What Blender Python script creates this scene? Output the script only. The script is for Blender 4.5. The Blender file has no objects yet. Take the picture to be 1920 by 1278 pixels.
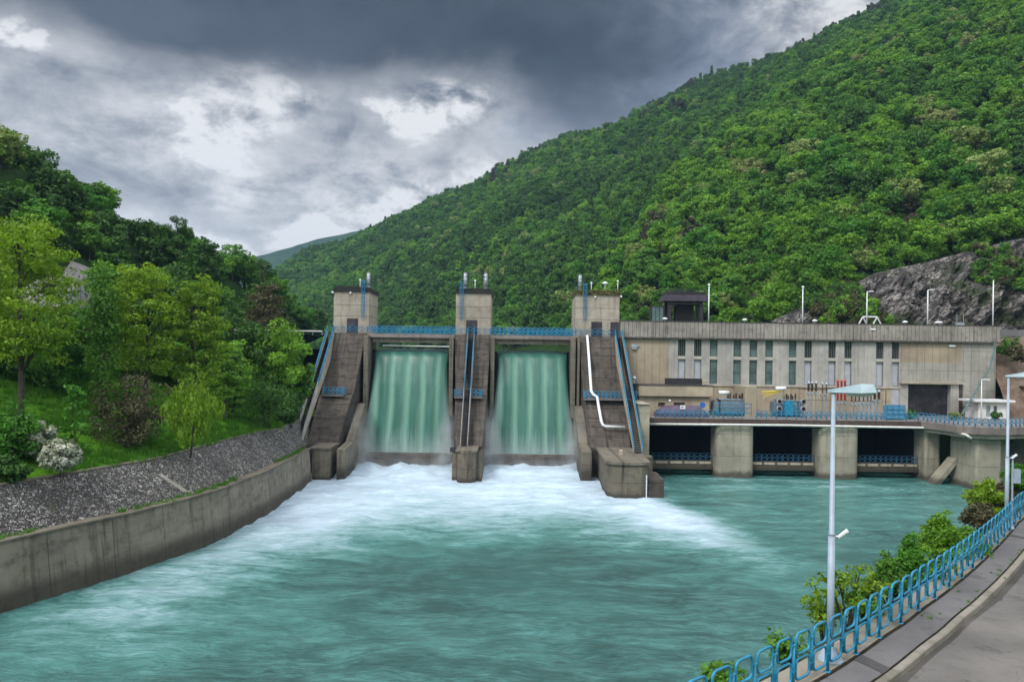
import bpy, math, random
import numpy as np
from mathutils import Vector, Matrix
from mathutils.bvhtree import BVHTree

random.seed(7)
RNG = np.random.default_rng(11)
SC = bpy.context.scene
COL = SC.collection
# ------------------------------------------------------------------ survey helpers
F, H, ROLL = 1400.0, 16.8, math.radians(0.8)
CR, SR = math.cos(ROLL), math.sin(ROLL)
def uv(px, py):
    a, b = px - 960.0, py - 668.0
    return a * CR + b * SR, -a * SR + b * CR
def W(px, py, Y):
    u, v = uv(px, py)
    return Vector((u / F * Y, Y, H - v / F * Y))
def G(px, py, z):
    u, v = uv(px, py)
    Y = F * (H - z) / v
    return Vector((u / F * Y, Y, z))
def wx(px, py, Y): return W(px, py, Y).x
def wz(px, py, Y): return W(px, py, Y).z

# ------------------------------------------------------------------ mesh builder
class MB:
    def __init__(s): s.v = []; s.f = []
    def add(s, vs, fs):
        o = len(s.v); s.v += [tuple(p) for p in vs]; s.f += [tuple(i + o for i in f) for f in fs]; return s
    def box(s, x0, x1, y0, y1, z0, z1):
        return s.add([(x0,y0,z0),(x1,y0,z0),(x1,y1,z0),(x0,y1,z0),(x0,y0,z1),(x1,y0,z1),(x1,y1,z1),(x0,y1,z1)],
                     [(0,3,2,1),(4,5,6,7),(0,1,5,4),(1,2,6,5),(2,3,7,6),(3,0,4,7)])
    def cbox(s, c, sx, sy, sz, rz=0.0):
        ca, sa = math.cos(rz), math.sin(rz); vs = []
        for dz in (0, sz):
            for dx, dy in ((-sx/2,-sy/2),(sx/2,-sy/2),(sx/2,sy/2),(-sx/2,sy/2)):
                vs.append((c[0]+dx*ca-dy*sa, c[1]+dx*sa+dy*ca, c[2]+dz))
        return s.add(vs, [(0,3,2,1),(4,5,6,7),(0,1,5,4),(1,2,6,5),(2,3,7,6),(3,0,4,7)])
    def prism(s, poly, a, b):
        """poly: list of 3d points (bottom ring), extruded to the list b offset vector"""
        n = len(poly); off = Vector(b)
        vs = [Vector(p) for p in poly] + [Vector(p) + off for p in poly]
        fs = [tuple(range(n))[::-1], tuple(range(n, 2*n))] + [(i, (i+1)%n, n+(i+1)%n, n+i) for i in range(n)]
        return s.add(vs, fs)
    def xprism(s, prof, x0, x1):       # profile in (y,z), extruded along x
        n = len(prof)
        xa = x0 if hasattr(x0, '__len__') else [x0]*n
        xb = x1 if hasattr(x1, '__len__') else [x1]*n
        vs = [(xa[i], p[0], p[1]) for i, p in enumerate(prof)] + [(xb[i], p[0], p[1]) for i, p in enumerate(prof)]
        fs = [tuple(range(n)), tuple(range(n, 2*n))[::-1]] + [(i, n+i, n+(i+1)%n, (i+1)%n) for i in range(n)]
        return s.add(vs, fs)
    def tube(s, pts, r, n=6, closed=False, cap=True):
        pts = [Vector(p) for p in pts]; m = len(pts)
        rs = r if hasattr(r, '__len__') else [r]*m
        o = len(s.v); ref = None
        for i, p in enumerate(pts):
            if closed: t = pts[(i+1)%m] - pts[i-1]
            else: t = pts[min(i+1, m-1)] - pts[max(i-1, 0)]
            t = t.normalized() if t.length > 1e-9 else Vector((0,0,1))
            if ref is None:
                ref = Vector((0,0,1)) if abs(t.z) < .9 else Vector((1,0,0))
                ref = (ref - t*ref.dot(t)).normalized()
            else:
                q = ref - t*ref.dot(t)
                if q.length > 1e-6: ref = q.normalized()
            b = t.cross(ref)
            for k in range(n):
                a = 2*math.pi*k/n
                s.v.append(tuple(p + (ref*math.cos(a) + b*math.sin(a))*rs[i]))
        for i in range(m if closed else m-1):
            j = (i+1) % m
            for k in range(n):
                k2 = (k+1) % n
                s.f.append((o+i*n+k, o+i*n+k2, o+j*n+k2, o+j*n+k))
        if cap and not closed:
            s.f.append(tuple(o+k for k in range(n))[::-1]); s.f.append(tuple(o+(m-1)*n+k for k in range(n)))
        return s
    def lathe(s, c, prof, n=16, sx=1.0, sy=1.0):   # prof: (r,z)
        o = len(s.v); m = len(prof)
        for r, z in prof:
            for k in range(n):
                a = 2*math.pi*k/n
                s.v.append((c[0]+r*sx*math.cos(a), c[1]+r*sy*math.sin(a), c[2]+z))
        for i in range(m-1):
            for k in range(n):
                k2 = (k+1) % n
                s.f.append((o+i*n+k, o+i*n+k2, o+(i+1)*n+k2, o+(i+1)*n+k))
        s.f.append(tuple(o+k for k in range(n))[::-1]); s.f.append(tuple(o+(m-1)*n+k for k in range(n)))
        return s
    def build(s, name, mat, parent=None, smooth=False, bevel=0.0):
        me = bpy.data.meshes.new(name)
        org = worg(parent) if parent is not None else None
        vs = s.v if org is None else [(p[0]-org.x, p[1]-org.y, p[2]-org.z) for p in s.v]
        me.from_pydata(vs, [], s.f); me.materials.append(mat)
        if smooth: me.polygons.foreach_set('use_smooth', [True]*len(me.polygons))
        me.update()
        o = bpy.data.objects.new(name, me); COL.objects.link(o)
        if parent is not None: o.parent = parent
        else:                                            # put the origin at the base of the thing
            pass
        if bevel:
            b = o.modifiers.new('edge', 'BEVEL'); b.width = bevel; b.segments = 1; b.limit_method = 'ANGLE'
        return o
ORG = {}
def worg(p):
    v = Vector((0,0,0))
    while p is not None:
        v = v + p.location; p = p.parent
    return v
def tag(o, label=None, cat=None, group=None, kind=None):
    if label: o['label'] = label
    if cat: o['category'] = cat
    if group: o['group'] = group
    if kind: o['kind'] = kind
    return o
def thing(name, label, cat, loc=(0,0,0), group=None, kind=None):
    o = bpy.data.objects.new(name, None); COL.objects.link(o); o.location = loc
    return tag(o, label, cat, group, kind)
def struct(o): o['kind'] = 'structure'; return o

# ------------------------------------------------------------------ material helpers
class NT:
    def __init__(s, nt): s.t = nt
    def n(s, typ, ins=None, **kw):
        x = s.t.nodes.new(typ)
        for k, v in kw.items(): setattr(x, k, v)
        for k, v in (ins or {}).items():
            sock = x.inputs[k]
            if isinstance(v, bpy.types.NodeSocket): s.t.links.new(v, sock)
            else:
                if hasattr(sock.default_value, '__len__') and not hasattr(v, '__len__'): v = (v, v, v)
                if sock.type == 'RGBA' and len(v) == 3: v = (*v, 1)
                sock.default_value = v
        return x
    def link(s, a, b): s.t.links.new(a, b)
    def math(s, op, a, b=0.0, c=0.0, clamp=False):
        return s.n('ShaderNodeMath', {0: a, 1: b, 2: c}, operation=op, use_clamp=clamp).outputs[0]
    def mix(s, fac, a, b, mode='MIX'):
        x = s.n('ShaderNodeMix', None, data_type='RGBA', blend_type=mode)
        for i, v in ((0, fac), (6, a), (7, b)):
            if isinstance(v, bpy.types.NodeSocket): s.t.links.new(v, x.inputs[i])
            else: x.inputs[i].default_value = v if not hasattr(v, '__len__') or len(v) == 4 else (*v, 1)
        return x.outputs[2]
    def ramp(s, fac, a, b, smooth=True):
        x = s.n('ShaderNodeMapRange', {0: fac, 1: a, 2: b}, interpolation_type='SMOOTHSTEP' if smooth else 'LINEAR')
        return x.outputs[0]
    def noise(s, vec, scale, detail=4.0, rough=0.55, dist=0.0):
        x = s.n('ShaderNodeTexNoise', {'Vector': vec, 'Scale': scale, 'Detail': detail, 'Roughness': rough, 'Distortion': dist})
        return x.outputs[0]
    def vec(s, x, y, z):
        return s.n('ShaderNodeCombineXYZ', {0: x, 1: y, 2: z}).outputs[0]
def newmat(name):
    m = bpy.data.materials.new(name); m.use_nodes = True
    m.node_tree.nodes.clear()
    t = NT(m.node_tree)
    out = t.n('ShaderNodeOutputMaterial')
    return m, t, out
def srgb(r, g, b):
    f = lambda c: ((c/255)/12.92 if c/255 <= .04045 else ((c/255+.055)/1.055)**2.4)
    return (f(r), f(g), f(b))
def mul(c, k): return tuple(x*k for x in c)

def plain(name, col, rough=.6, metal=0.0, var=.12, scale=1.5, bump=0.0):
    m, t, out = newmat(name)
    pos = t.n('ShaderNodeNewGeometry').outputs['Position']
    nz = t.noise(pos, scale, 5)
    c = t.mix(t.ramp(nz, .35, .7), mul(col, 1-var), mul(col, 1+var))
    b = t.n('ShaderNodeBsdfPrincipled', {'Base Color': c, 'Roughness': rough, 'Metallic': metal})
    if bump:
        bp = t.n('ShaderNodeBump', {'Height': t.noise(pos, 30, 3), 'Strength': bump, 'Distance': .02}); t.link(bp.outputs[0], b.inputs['Normal'])
    t.link(b.outputs[0], out.inputs[0]); return m

def concrete(name, base, dark, streak=.5, blotch=.4, joint=None, jdark=.5, boards=0.0, moss=0.0, white=0.0, tide=None, tint=None, band=0.0):
    m, t, out = newmat(name)
    g = t.n('ShaderNodeNewGeometry'); pos = g.outputs['Position']
    sp = t.n('ShaderNodeSeparateXYZ', {0: pos}); X, Y, Z = sp.outputs
    nx = t.n('ShaderNodeSeparateXYZ', {0: g.outputs['True Normal']}).outputs[0]
    kx = t.math('GREATER_THAN', t.math('ABSOLUTE', nx), .6)
    xy = t.n('ShaderNodeMix', {0: kx, 2: X, 3: Y}, data_type='FLOAT').outputs[0]
    big = t.noise(pos, .22, 7, .6)
    mid = t.noise(pos, 1.1, 6, .65)
    fine = t.noise(pos, 9, 5, .6)
    c = t.mix(t.ramp(big, .36, .66), mul(base, .82), mul(base, 1.12))
    if tint: c = t.mix(t.ramp(t.noise(pos, .35, 4), .48, .68), c, tint)
    c = t.mix(t.math('MULTIPLY', t.ramp(mid, .45, .75), blotch), c, dark)
    st = t.noise(t.vec(t.math('MULTIPLY', xy, 1.7), kx, t.math('MULTIPLY', Z, .09)), 1.0, 6, .68)
    c = t.mix(t.math('MULTIPLY', t.ramp(st, .5, .72), streak), c, dark)
    if band:
        bn = t.noise(t.vec(t.math('MULTIPLY', xy, .22), kx, t.math('MULTIPLY', Z, 2.6)), 1.0, 5, .7)
        c = t.mix(t.math('MULTIPLY', t.ramp(bn, .48, .68), band), c, dark)
    if white:
        st2 = t.noise(t.vec(t.math('MULTIPLY', xy, 2.3), t.math('ADD', kx, 7.0), t.math('MULTIPLY', Z, .12)), 1.0, 5, .7)
        c = t.mix(t.math('MULTIPLY', t.ramp(st2, .6, .78), white), c, (.5, .48, .43))
    if moss:
        c = t.mix(t.math('MULTIPLY', t.ramp(t.noise(pos, .7, 6, .7), .5, .7), moss), c, (.05, .06, .018))
    c = t.mix(t.ramp(fine, .3, .8), mul((1,1,1), .86), (1.05,1.05,1.05)) if False else t.mix(t.math('MULTIPLY', t.ramp(fine, .55, .8), .25), c, mul(dark, .8))
    if tide:
        zz = t.math('ADD', Z, t.math('MULTIPLY', t.math('SUBTRACT', mid, .5), 1.4))
        c = t.mix(t.math('MULTIPLY', t.math('SUBTRACT', 1.0, t.ramp(zz, tide*.4, tide)), .75), c, (.028, .025, .018))
    h = t.math('ADD', t.math('MULTIPLY', fine, .3), t.math('MULTIPLY', mid, .4))
    if joint:
        br = t.n('ShaderNodeTexBrick', {'Vector': t.vec(xy, Z, 0.0), 'Scale': 1.0, 'Mortar Size': joint[2], 'Mortar Smooth': .3, 'Brick Width': joint[0], 'Row Height': joint[1],
                 'Color1': (.5,.5,.5), 'Color2': (.62,.62,.62)}, offset=0.0, squash=1.0)
        f = br.outputs['Fac']
        c = t.mix(1.0, c, t.mix(.35, (1,1,1), t.mix(1.0, br.outputs['Color'], (1.8,1.8,1.8), 'MULTIPLY')), 'MULTIPLY')
        c = t.mix(t.math('MULTIPLY', f, jdark), c, mul(dark, .5))
        h = t.math('SUBTRACT', h, t.math('MULTIPLY', f, .8))
    if boards:
        wv = t.math('FRACT', t.math('MULTIPLY', Z, 1/boards))
        ln = t.math('LESS_THAN', wv, .1)
        c = t.mix(t.math('MULTIPLY', ln, .22), c, dark)
        h = t.math('SUBTRACT', h, t.math('MULTIPLY', ln, .3))
    b = t.n('ShaderNodeBsdfPrincipled', {'Base Color': c, 'Roughness': .85, 'Specular IOR Level': .3})
    bp = t.n('ShaderNodeBump', {'Height': h, 'Strength': .6, 'Distance': .06}); t.link(bp.outputs[0], b.inputs['Normal'])
    t.link(b.outputs[0], out.inputs[0]); return m

def foliage(name, dark, light, trans=.3, rnd=.5, alt=None):
    m, t, out = newmat(name)
    tint = t.n('ShaderNodeAttribute', attribute_name='tint').outputs['Fac']
    r = t.n('ShaderNodeObjectInfo').outputs['Random']
    f = t.math('ADD', t.math('MULTIPLY', tint, 1-rnd), t.math('MULTIPLY', r, rnd))
    c = t.mix(f, dark, light)
    if alt:
        c = t.mix(t.ramp(t.math('FRACT', t.math('MULTIPLY', r, 17.3)), .8, 1.0), c, alt)
    d = t.n('ShaderNodeBsdfDiffuse', {'Color': c})
    tr = t.n('ShaderNodeBsdfTranslucent', {'Color': t.mix(1.0, c, (1.25, 1.15, .6), 'MULTIPLY')})
    x = t.n('ShaderNodeMixShader', {0: trans, 1: d.outputs[0], 2: tr.outputs[0]})
    gl = t.n('ShaderNodeBsdfGlossy', {'Color': (.6,.7,.55), 'Roughness': .5})
    y = t.n('ShaderNodeMixShader', {0: .035, 1: x.outputs[0], 2: gl.outputs[0]})
    t.link(y.outputs[0], out.inputs[0]); return m

M = {}
M['conc'] = concrete('tower concrete', (.40,.345,.275), (.12,.10,.08), .45, .35, None, boards=.0, white=.15)
M['conc_tower'] = concrete('banded concrete', (.37,.325,.265), (.11,.09,.07), .6, .4, (40, 1.75, .035), .55, boards=.28, white=.1)
M['conc_dark'] = concrete('stained wet concrete', (.098,.082,.069), (.014,.013,.012), .95, .8, (900, 1.9, .04), .45, boards=.26, white=.34, moss=.14, band=.6)
M['conc_side'] = concrete('channel wall concrete', (.165,.145,.113), (.04,.033,.026), .8, .5, (30, 2.4, .03), .4, boards=.0, moss=.25, tide=2.5)
M['conc_light'] = concrete('pale pier concrete', (.335,.31,.245), (.12,.105,.08), .55, .35, (40, 3.1, .03), .35, tide=1.2)
M['conc_nose'] = concrete('mossy nose concrete', (.15,.128,.095), (.028,.024,.018), .95, .6, (30, 2.0, .03), .3, moss=.35, white=.3, tide=1.0)
M['conc_wall'] = concrete('river wall concrete', (.215,.19,.15), (.045,.038,.03), .95, .65, (4.6, 60, .035), .4, white=.5, tide=2.0, moss=.22, band=.3)
M['fac_tan'] = concrete('tan facade panels', (.345,.29,.212), (.16,.13,.10), .35, .3, (1.22, 30, .03), .4, tint=(.34,.27,.21))
M['fac_grey'] = concrete('grey facade panels', (.385,.37,.345), (.17,.16,.145), .55, .35, (2.4, 30, .015), .3)
M['fac_blue'] = concrete('grey right facade panels', (.345,.33,.295), (.17,.155,.13), .4, .35, (1.22, 3.1, .025), .5)
M['parapet'] = concrete('ribbed parapet concrete', (.30,.275,.245), (.06,.052,.045), .95, .55, None, white=.2)
M['parapet_top'] = plain('dark coping', (.07,.06,.055), .9, var=.5, scale=3)
M['annex'] = concrete('annex render', (.39,.335,.25), (.2,.16,.11), .5, .3, None)
M['slab'] = concrete('deck slab', (.21,.18,.165), (.07,.06,.055), .5, .5, None)
M['deck_edge'] = concrete('deck edge band', (.085,.062,.055), (.03,.024,.022), .5, .5, None)
M['blackroof'] = plain('roof felt', (.022,.02,.018), .95, var=.5, scale=4)
M['mossroof'] = plain('mossy roof edge', (.065,.06,.02), .95, var=.8, scale=3)
M['blue'] = plain('blue rail paint', (.016,.225,.39), .38, .0, .2, 3)
M['blue_far'] = plain('far blue rail paint', (.014,.185,.33), .5, .0, .15, 2)
M['blue_shaded'] = plain('shaded blue rail paint', (.012,.075,.15), .6, .0, .15, 2)  # darker copy of the rail blue, with the shade of the bays in its colour
M['greymetal'] = plain('galvanised steel', (.33,.37,.41), .42, .3, .15, 2)
M['white'] = plain('white paint', (.74,.76,.78), .45, 0, .06, 2)
M['lampgrey'] = plain('pale lamp paint', (.33,.40,.49), .4, 0, .08, 4)
M['lamphead'] = plain('lamp hood', (.30,.41,.47), .4, 0, .08, 4)
M['bowl'] = plain('lamp bowl', (.42,.5,.48), .25, 0, .08, 4)
M['darkmetal'] = plain('dark steel', (.035,.033,.04), .5, .3, .3, 2)
M['purple'] = plain('dark purple sheet', (.030,.021,.036), .55, 0, .35, 1.2)
M['purple2'] = plain('faded purple cover', (.085,.058,.10), .7, 0, .25, .8)
M['red'] = plain('red insulator', (.33,.035,.03), .4, 0, .1, 4)
M['brown'] = plain('brown porcelain', (.045,.03,.026), .35, 0, .2, 4)
M['bluegrey'] = plain('transformer paint', (.19,.235,.27), .5, .1, .15, 2)
M['bluemesh'] = plain('blue mesh sheet', (.08,.24,.38), .6, 0, .15, 3)
M['yellow'] = plain('yellow paint', (.6,.47,.06), .5, 0, .1, 4)
M['dooriron'] = plain('door steel', (.035,.032,.042), .5, .2, .5, .8)
M['doorbrown'] = plain('brown door', (.05,.033,.026), .6, 0, .3, 2)
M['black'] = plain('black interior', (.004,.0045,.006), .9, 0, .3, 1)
M['interior'] = plain('shade-painted tunnel concrete', (.006,.006,.007), .95, 0, .3, 1)  # near-black base colour stands in for the deep shade inside the bays
M['frame'] = plain('window frame', (.10,.11,.11), .5, 0, .15, 2)
M['blind'] = plain('pale window panel', (.40,.41,.46), .45, 0, .08, 1)
M['spandrel'] = plain('spandrel', (.4,.38,.33), .8, 0, .1, 1)
M['bark'] = plain('bark', (.05,.04,.03), .9, 0, .4, 4, .6)
M['hut'] = plain('hut render', (.68,.68,.68), .7, 0, .1, 1)
M['greenpipe'] = plain('green grey steel', (.10,.16,.16), .5, .1, .2, 2)
M['guard'] = plain('guard rail', (.6,.6,.57), .5, .2, .1, 2)
M['fencegrey'] = plain('grey fence mesh', (.30,.33,.37), .6, .2, .15, 2)

def glassmat(name, col):
    m, t, out = newmat(name)
    pos = t.n('ShaderNodeNewGeometry').outputs['Position']
    c = t.mix(t.ramp(t.noise(pos, .5, 3), .35, .7), mul(col, .7), mul(col, 1.25))
    b = t.n('ShaderNodeBsdfPrincipled', {'Base Color': c, 'Roughness': .12, 'Specular IOR Level': .6})
    t.link(b.outputs[0], out.inputs[0]); return m
M['glass'] = glassmat('teal pane', (.10,.145,.15))
M['glass_dark'] = glassmat('dark pane', (.028,.037,.04))

# stone revetment
def stonemat():
    m, t, out = newmat('set stones')
    pos = t.n('ShaderNodeNewGeometry').outputs['Position']
    wp = t.n('ShaderNodeVectorMath', {0: pos, 1: t.n('ShaderNodeTexNoise', {'Vector': pos, 'Scale': 1.5}).outputs[1]}, operation='ADD').outputs[0]
    v1 = t.n('ShaderNodeTexVoronoi', {'Vector': wp, 'Scale': 4.2}, feature='F1')
    v2 = t.n('ShaderNodeTexVoronoi', {'Vector': wp, 'Scale': 4.2}, feature='DISTANCE_TO_EDGE')
    r = t.n('ShaderNodeSeparateColor', {0: v1.outputs['Color']}).outputs[0]
    c = t.mix(t.math('POWER', r, 1.5), (.085,.08,.08), (.34,.33,.31))
    big = t.noise(pos, .25, 5)
    c = t.mix(t.math('MULTIPLY', t.ramp(big, .45, .7), .55), c, (.045,.04,.048))
    e = t.ramp(v2.outputs[0], .02, .16)
    c = t.mix(e, (.028,.026,.022), c)
    sp = t.n('ShaderNodeSeparateXYZ', {0: pos})
    ms = t.math('MULTIPLY', t.ramp(t.noise(pos, .5, 5, .7), .56, .7), .5)
    c = t.mix(ms, c, (.05,.075,.02))
    b = t.n('ShaderNodeBsdfPrincipled', {'Base Color': c, 'Roughness': .9})
    bp = t.n('ShaderNodeBump', {'Height': t.math('ADD', t.math('MULTIPLY', e, .6), t.math('MULTIPLY', r, .5)), 'Strength': .9, 'Distance': .15}); t.link(bp.outputs[0], b.inputs['Normal'])
    t.link(b.outputs[0], out.inputs[0]); return m
M['stone'] = stonemat()

def soil(name, a, b_, scale=.6, c3=None):
    m, t, out = newmat(name)
    pos = t.n('ShaderNodeNewGeometry').outputs['Position']
    c = t.mix(t.ramp(t.noise(pos, scale, 7, .65), .35, .68), a, b_)
    c = t.mix(t.math('MULTIPLY', t.ramp(t.noise(pos, 6, 5), .45, .8), .5), c, mul(a, .55))
    if c3:
        c = t.mix(t.ramp(t.noise(t.n('ShaderNodeVectorMath', {0: pos, 1: (31,7,3)}, operation='ADD').outputs[0], .13, 5), .6, .66), c, c3)
    b = t.n('ShaderNodeBsdfPrincipled', {'Base Color': c, 'Roughness': 1.0, 'Specular IOR Level': .1})
    bp = t.n('ShaderNodeBump', {'Height': t.noise(pos, 3, 6, .7), 'Strength': .8, 'Distance': .3}); t.link(bp.outputs[0], b.inputs['Normal'])
    t.link(b.outputs[0], out.inputs[0]); return m
M['grassland'] = soil('bank turf', (.052,.16,.008), (.10,.26,.015), .35, (.085,.06,.04))
M['forestfloor'] = soil('forest floor', (.016,.036,.009), (.030,.065,.014), .2)
M['farforest'] = soil('far wooded slope', (.018,.042,.02), (.03,.062,.026), .02)
M['earth'] = soil('brown bank', (.15,.105,.08), (.25,.19,.15), .7)
M['scree'] = soil('grey scree', (.20,.19,.18), (.36,.34,.32), 1.2)
M['bank'] = soil('overgrown bank', (.035,.05,.015), (.08,.07,.03), .8)

def rockmat():
    m, t, out = newmat('cliff rock')
    pos = t.n('ShaderNodeNewGeometry').outputs['Position']
    rt_ = t.n('ShaderNodeMapping', {'Vector': pos, 'Rotation': (0, .85, .15)}).outputs[0]
    mp = t.n('ShaderNodeMapping', {'Vector': rt_, 'Scale': (.16, .3, .75)}).outputs[0]
    n0 = t.noise(mp, 1.0, 10, .68, .6); nr = t.noise(pos, .33, 8, .7, .5); n1 = t.math('ADD', t.math('MULTIPLY', n0, .6), t.math('MULTIPLY', nr, .4)); n2 = t.noise(pos, .15, 7, .65)
    c = t.mix(t.ramp(n1, .40, .60), (.03,.026,.023), (.32,.292,.27))
    vw = t.n('ShaderNodeVectorMath', {0: t.n('ShaderNodeMapping', {'Vector': rt_, 'Scale': (.22, .4, .85)}).outputs[0], 1: t.n('ShaderNodeTexNoise', {'Vector': pos, 'Scale': .5, 'Detail': 6}).outputs[1]}, operation='ADD').outputs[0]
    ce = t.n('ShaderNodeTexVoronoi', {'Vector': vw, 'Scale': 1.1}, feature='DISTANCE_TO_EDGE').outputs[0]; ce2 = t.n('ShaderNodeTexVoronoi', {'Vector': vw, 'Scale': 3.1}, feature='DISTANCE_TO_EDGE').outputs[0]
    crk = t.math('MULTIPLY', t.ramp(ce, .0, .09), t.math('ADD', .45, t.math('MULTIPLY', t.ramp(ce2, .0, .10), .55)))
    c = t.mix(crk, (.045,.040,.036), c); n1 = t.math('ADD', n1, t.math('MULTIPLY', crk, .35))
    c = t.mix(t.ramp(n2, .50, .64), c, (.045,.065,.02))
    b = t.n('ShaderNodeBsdfPrincipled', {'Base Color': c, 'Roughness': .95})
    bp = t.n('ShaderNodeBump', {'Height': n1, 'Strength': 1.0, 'Distance': 2.0}); t.link(bp.outputs[0], b.inputs['Normal'])
    t.link(b.outputs[0], out.inputs[0]); return m
M['rock'] = rockmat()

def asphalt(name, a, b_, joints=False):
    m, t, out = newmat(name)
    pos = t.n('ShaderNodeNewGeometry').outputs['Position']
    c = t.mix(t.ramp(t.noise(pos, .45, 6, .6), .35, .7), a, b_)
    c = t.mix(t.math('MULTIPLY', t.ramp(t.noise(pos, 40, 3), .5, .75), .35), c, mul(a, .6))
    c = t.mix(t.math('MULTIPLY', t.ramp(t.noise(pos, .9, 8, .72), .5, .66), .6), c, mul(a, .42))
    c = t.mix(t.math('MULTIPLY', t.ramp(t.noise(pos, 4.5, 8, .75), .58, .7), .35), c, mul(a, .5))
    wv = t.n('ShaderNodeVectorMath', {0: pos, 1: t.n('ShaderNodeTexNoise', {'Vector': pos, 'Scale': .9, 'Detail': 6}).outputs[1]}, operation='ADD').outputs[0]
    ck = t.n('ShaderNodeTexVoronoi', {'Vector': wv, 'Scale': .42}, feature='DISTANCE_TO_EDGE').outputs[0]
    c = t.mix(t.math('MULTIPLY', t.math('MULTIPLY', t.math('LESS_THAN', ck, .006), t.ramp(t.noise(pos, .6, 3), .5, .65)), .45), c, mul(a, .35))
    b = t.n('ShaderNodeBsdfPrincipled', {'Base Color': c, 'Roughness': .8, 'Specular IOR Level': .35})
    bp = t.n('ShaderNodeBump', {'Height': t.noise(pos, 60, 3), 'Strength': .35, 'Distance': .02}); t.link(bp.outputs[0], b.inputs['Normal'])
    t.link(b.outputs[0], out.inputs[0]); return m
M['road'] = asphalt('weathered road', (.115,.107,.10), (.20,.186,.174))
M['walk'] = asphalt('pavement asphalt', (.115,.111,.116), (.18,.172,.176))
M['kerb'] = concrete('kerb stone', (.27,.245,.21), (.09,.08,.065), .2, .6, None, moss=.3)
M['patch'] = asphalt('dark patch', (.055,.052,.055), (.09,.085,.088))

# water
def watermat():
    m, t, out = newmat('glacial river water')
    g = t.n('ShaderNodeNewGeometry'); pos = g.outputs['Position']
    sp = t.n('ShaderNodeSeparateXYZ', {0: pos}); X, Y, Z = sp.outputs
    fo = t.n('ShaderNodeAttribute', attribute_name='foam').outputs['Fac']
    warp = t.n('ShaderNodeVectorMath', {0: pos, 1: t.n('ShaderNodeVectorMath', {0: t.n('ShaderNodeTexNoise', {'Vector': pos, 'Scale': .12, 'Detail': 3}).outputs[1], 1: (3.5, 3.5, 0)}, operation='MULTIPLY').outputs[0]}, operation='ADD').outputs[0]
    st = t.noise(t.n('ShaderNodeMapping', {'Vector': warp, 'Scale': (.20, .46, 1)}).outputs[0], 1.0, 9, .62, .5)
    st2 = t.noise(t.n('ShaderNodeMapping', {'Vector': warp, 'Scale': (.75, 1.9, 1)}).outputs[0], 1.0, 8, .66, .7)
    big = t.noise(warp, .055, 4, .5)
    fs = t.noise(t.n('ShaderNodeMapping', {'Vector': warp, 'Scale': (1.5, 4.2, 1)}).outputs[0], 1.0, 7, .68)
    deep = t.mix(t.ramp(big, .35, .68), (.020,.074,.069), (.036,.132,.120))
    deep = t.mix(t.math('MULTIPLY', t.ramp(fs, .5, .72), .6), deep, (.010,.048,.044))
    n = t.math('ADD', t.math('MULTIPLY', st, .6), t.math('MULTIPLY', st2, .4))
    nn = t.math('SUBTRACT', n, .5)
    a = t.math('ADD', fo, t.math('MULTIPLY', nn, 2.3))
    c = t.mix(t.math('MULTIPLY', t.ramp(a, -.25, .6), .9), deep, (.105,.30,.278))
    c = t.mix(t.ramp(t.math('ADD', fo, t.math('MULTIPLY', nn, 1.5)), .22, 1.05), c, (.57,.71,.84))
    fl = t.math('MULTIPLY', t.ramp(t.noise(t.n('ShaderNodeMapping', {'Vector': warp, 'Scale': (.8, 3.2, 1)}).outputs[0], 1.0, 7, .72), .56, .78), .4)
    c = t.mix(fl, c, (.22,.40,.39))
    b = t.n('ShaderNodeBsdfPrincipled', {'Base Color': c, 'Roughness': .22, 'Specular IOR Level': .45})
    h = t.math('ADD', t.math('MULTIPLY', st2, .7), t.math('MULTIPLY', t.noise(t.n('ShaderNodeMapping', {'Vector': warp, 'Scale': (1.6, 6.0, 1)}).outputs[0], 1.0, 6, .65), .35))
    bp = t.n('ShaderNodeBump', {'Height': h, 'Strength': .9, 'Distance': .4}); t.link(bp.outputs[0], b.inputs['Normal'])
    t.link(b.outputs[0], out.inputs[0]); return m
M['water'] = watermat()

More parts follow.
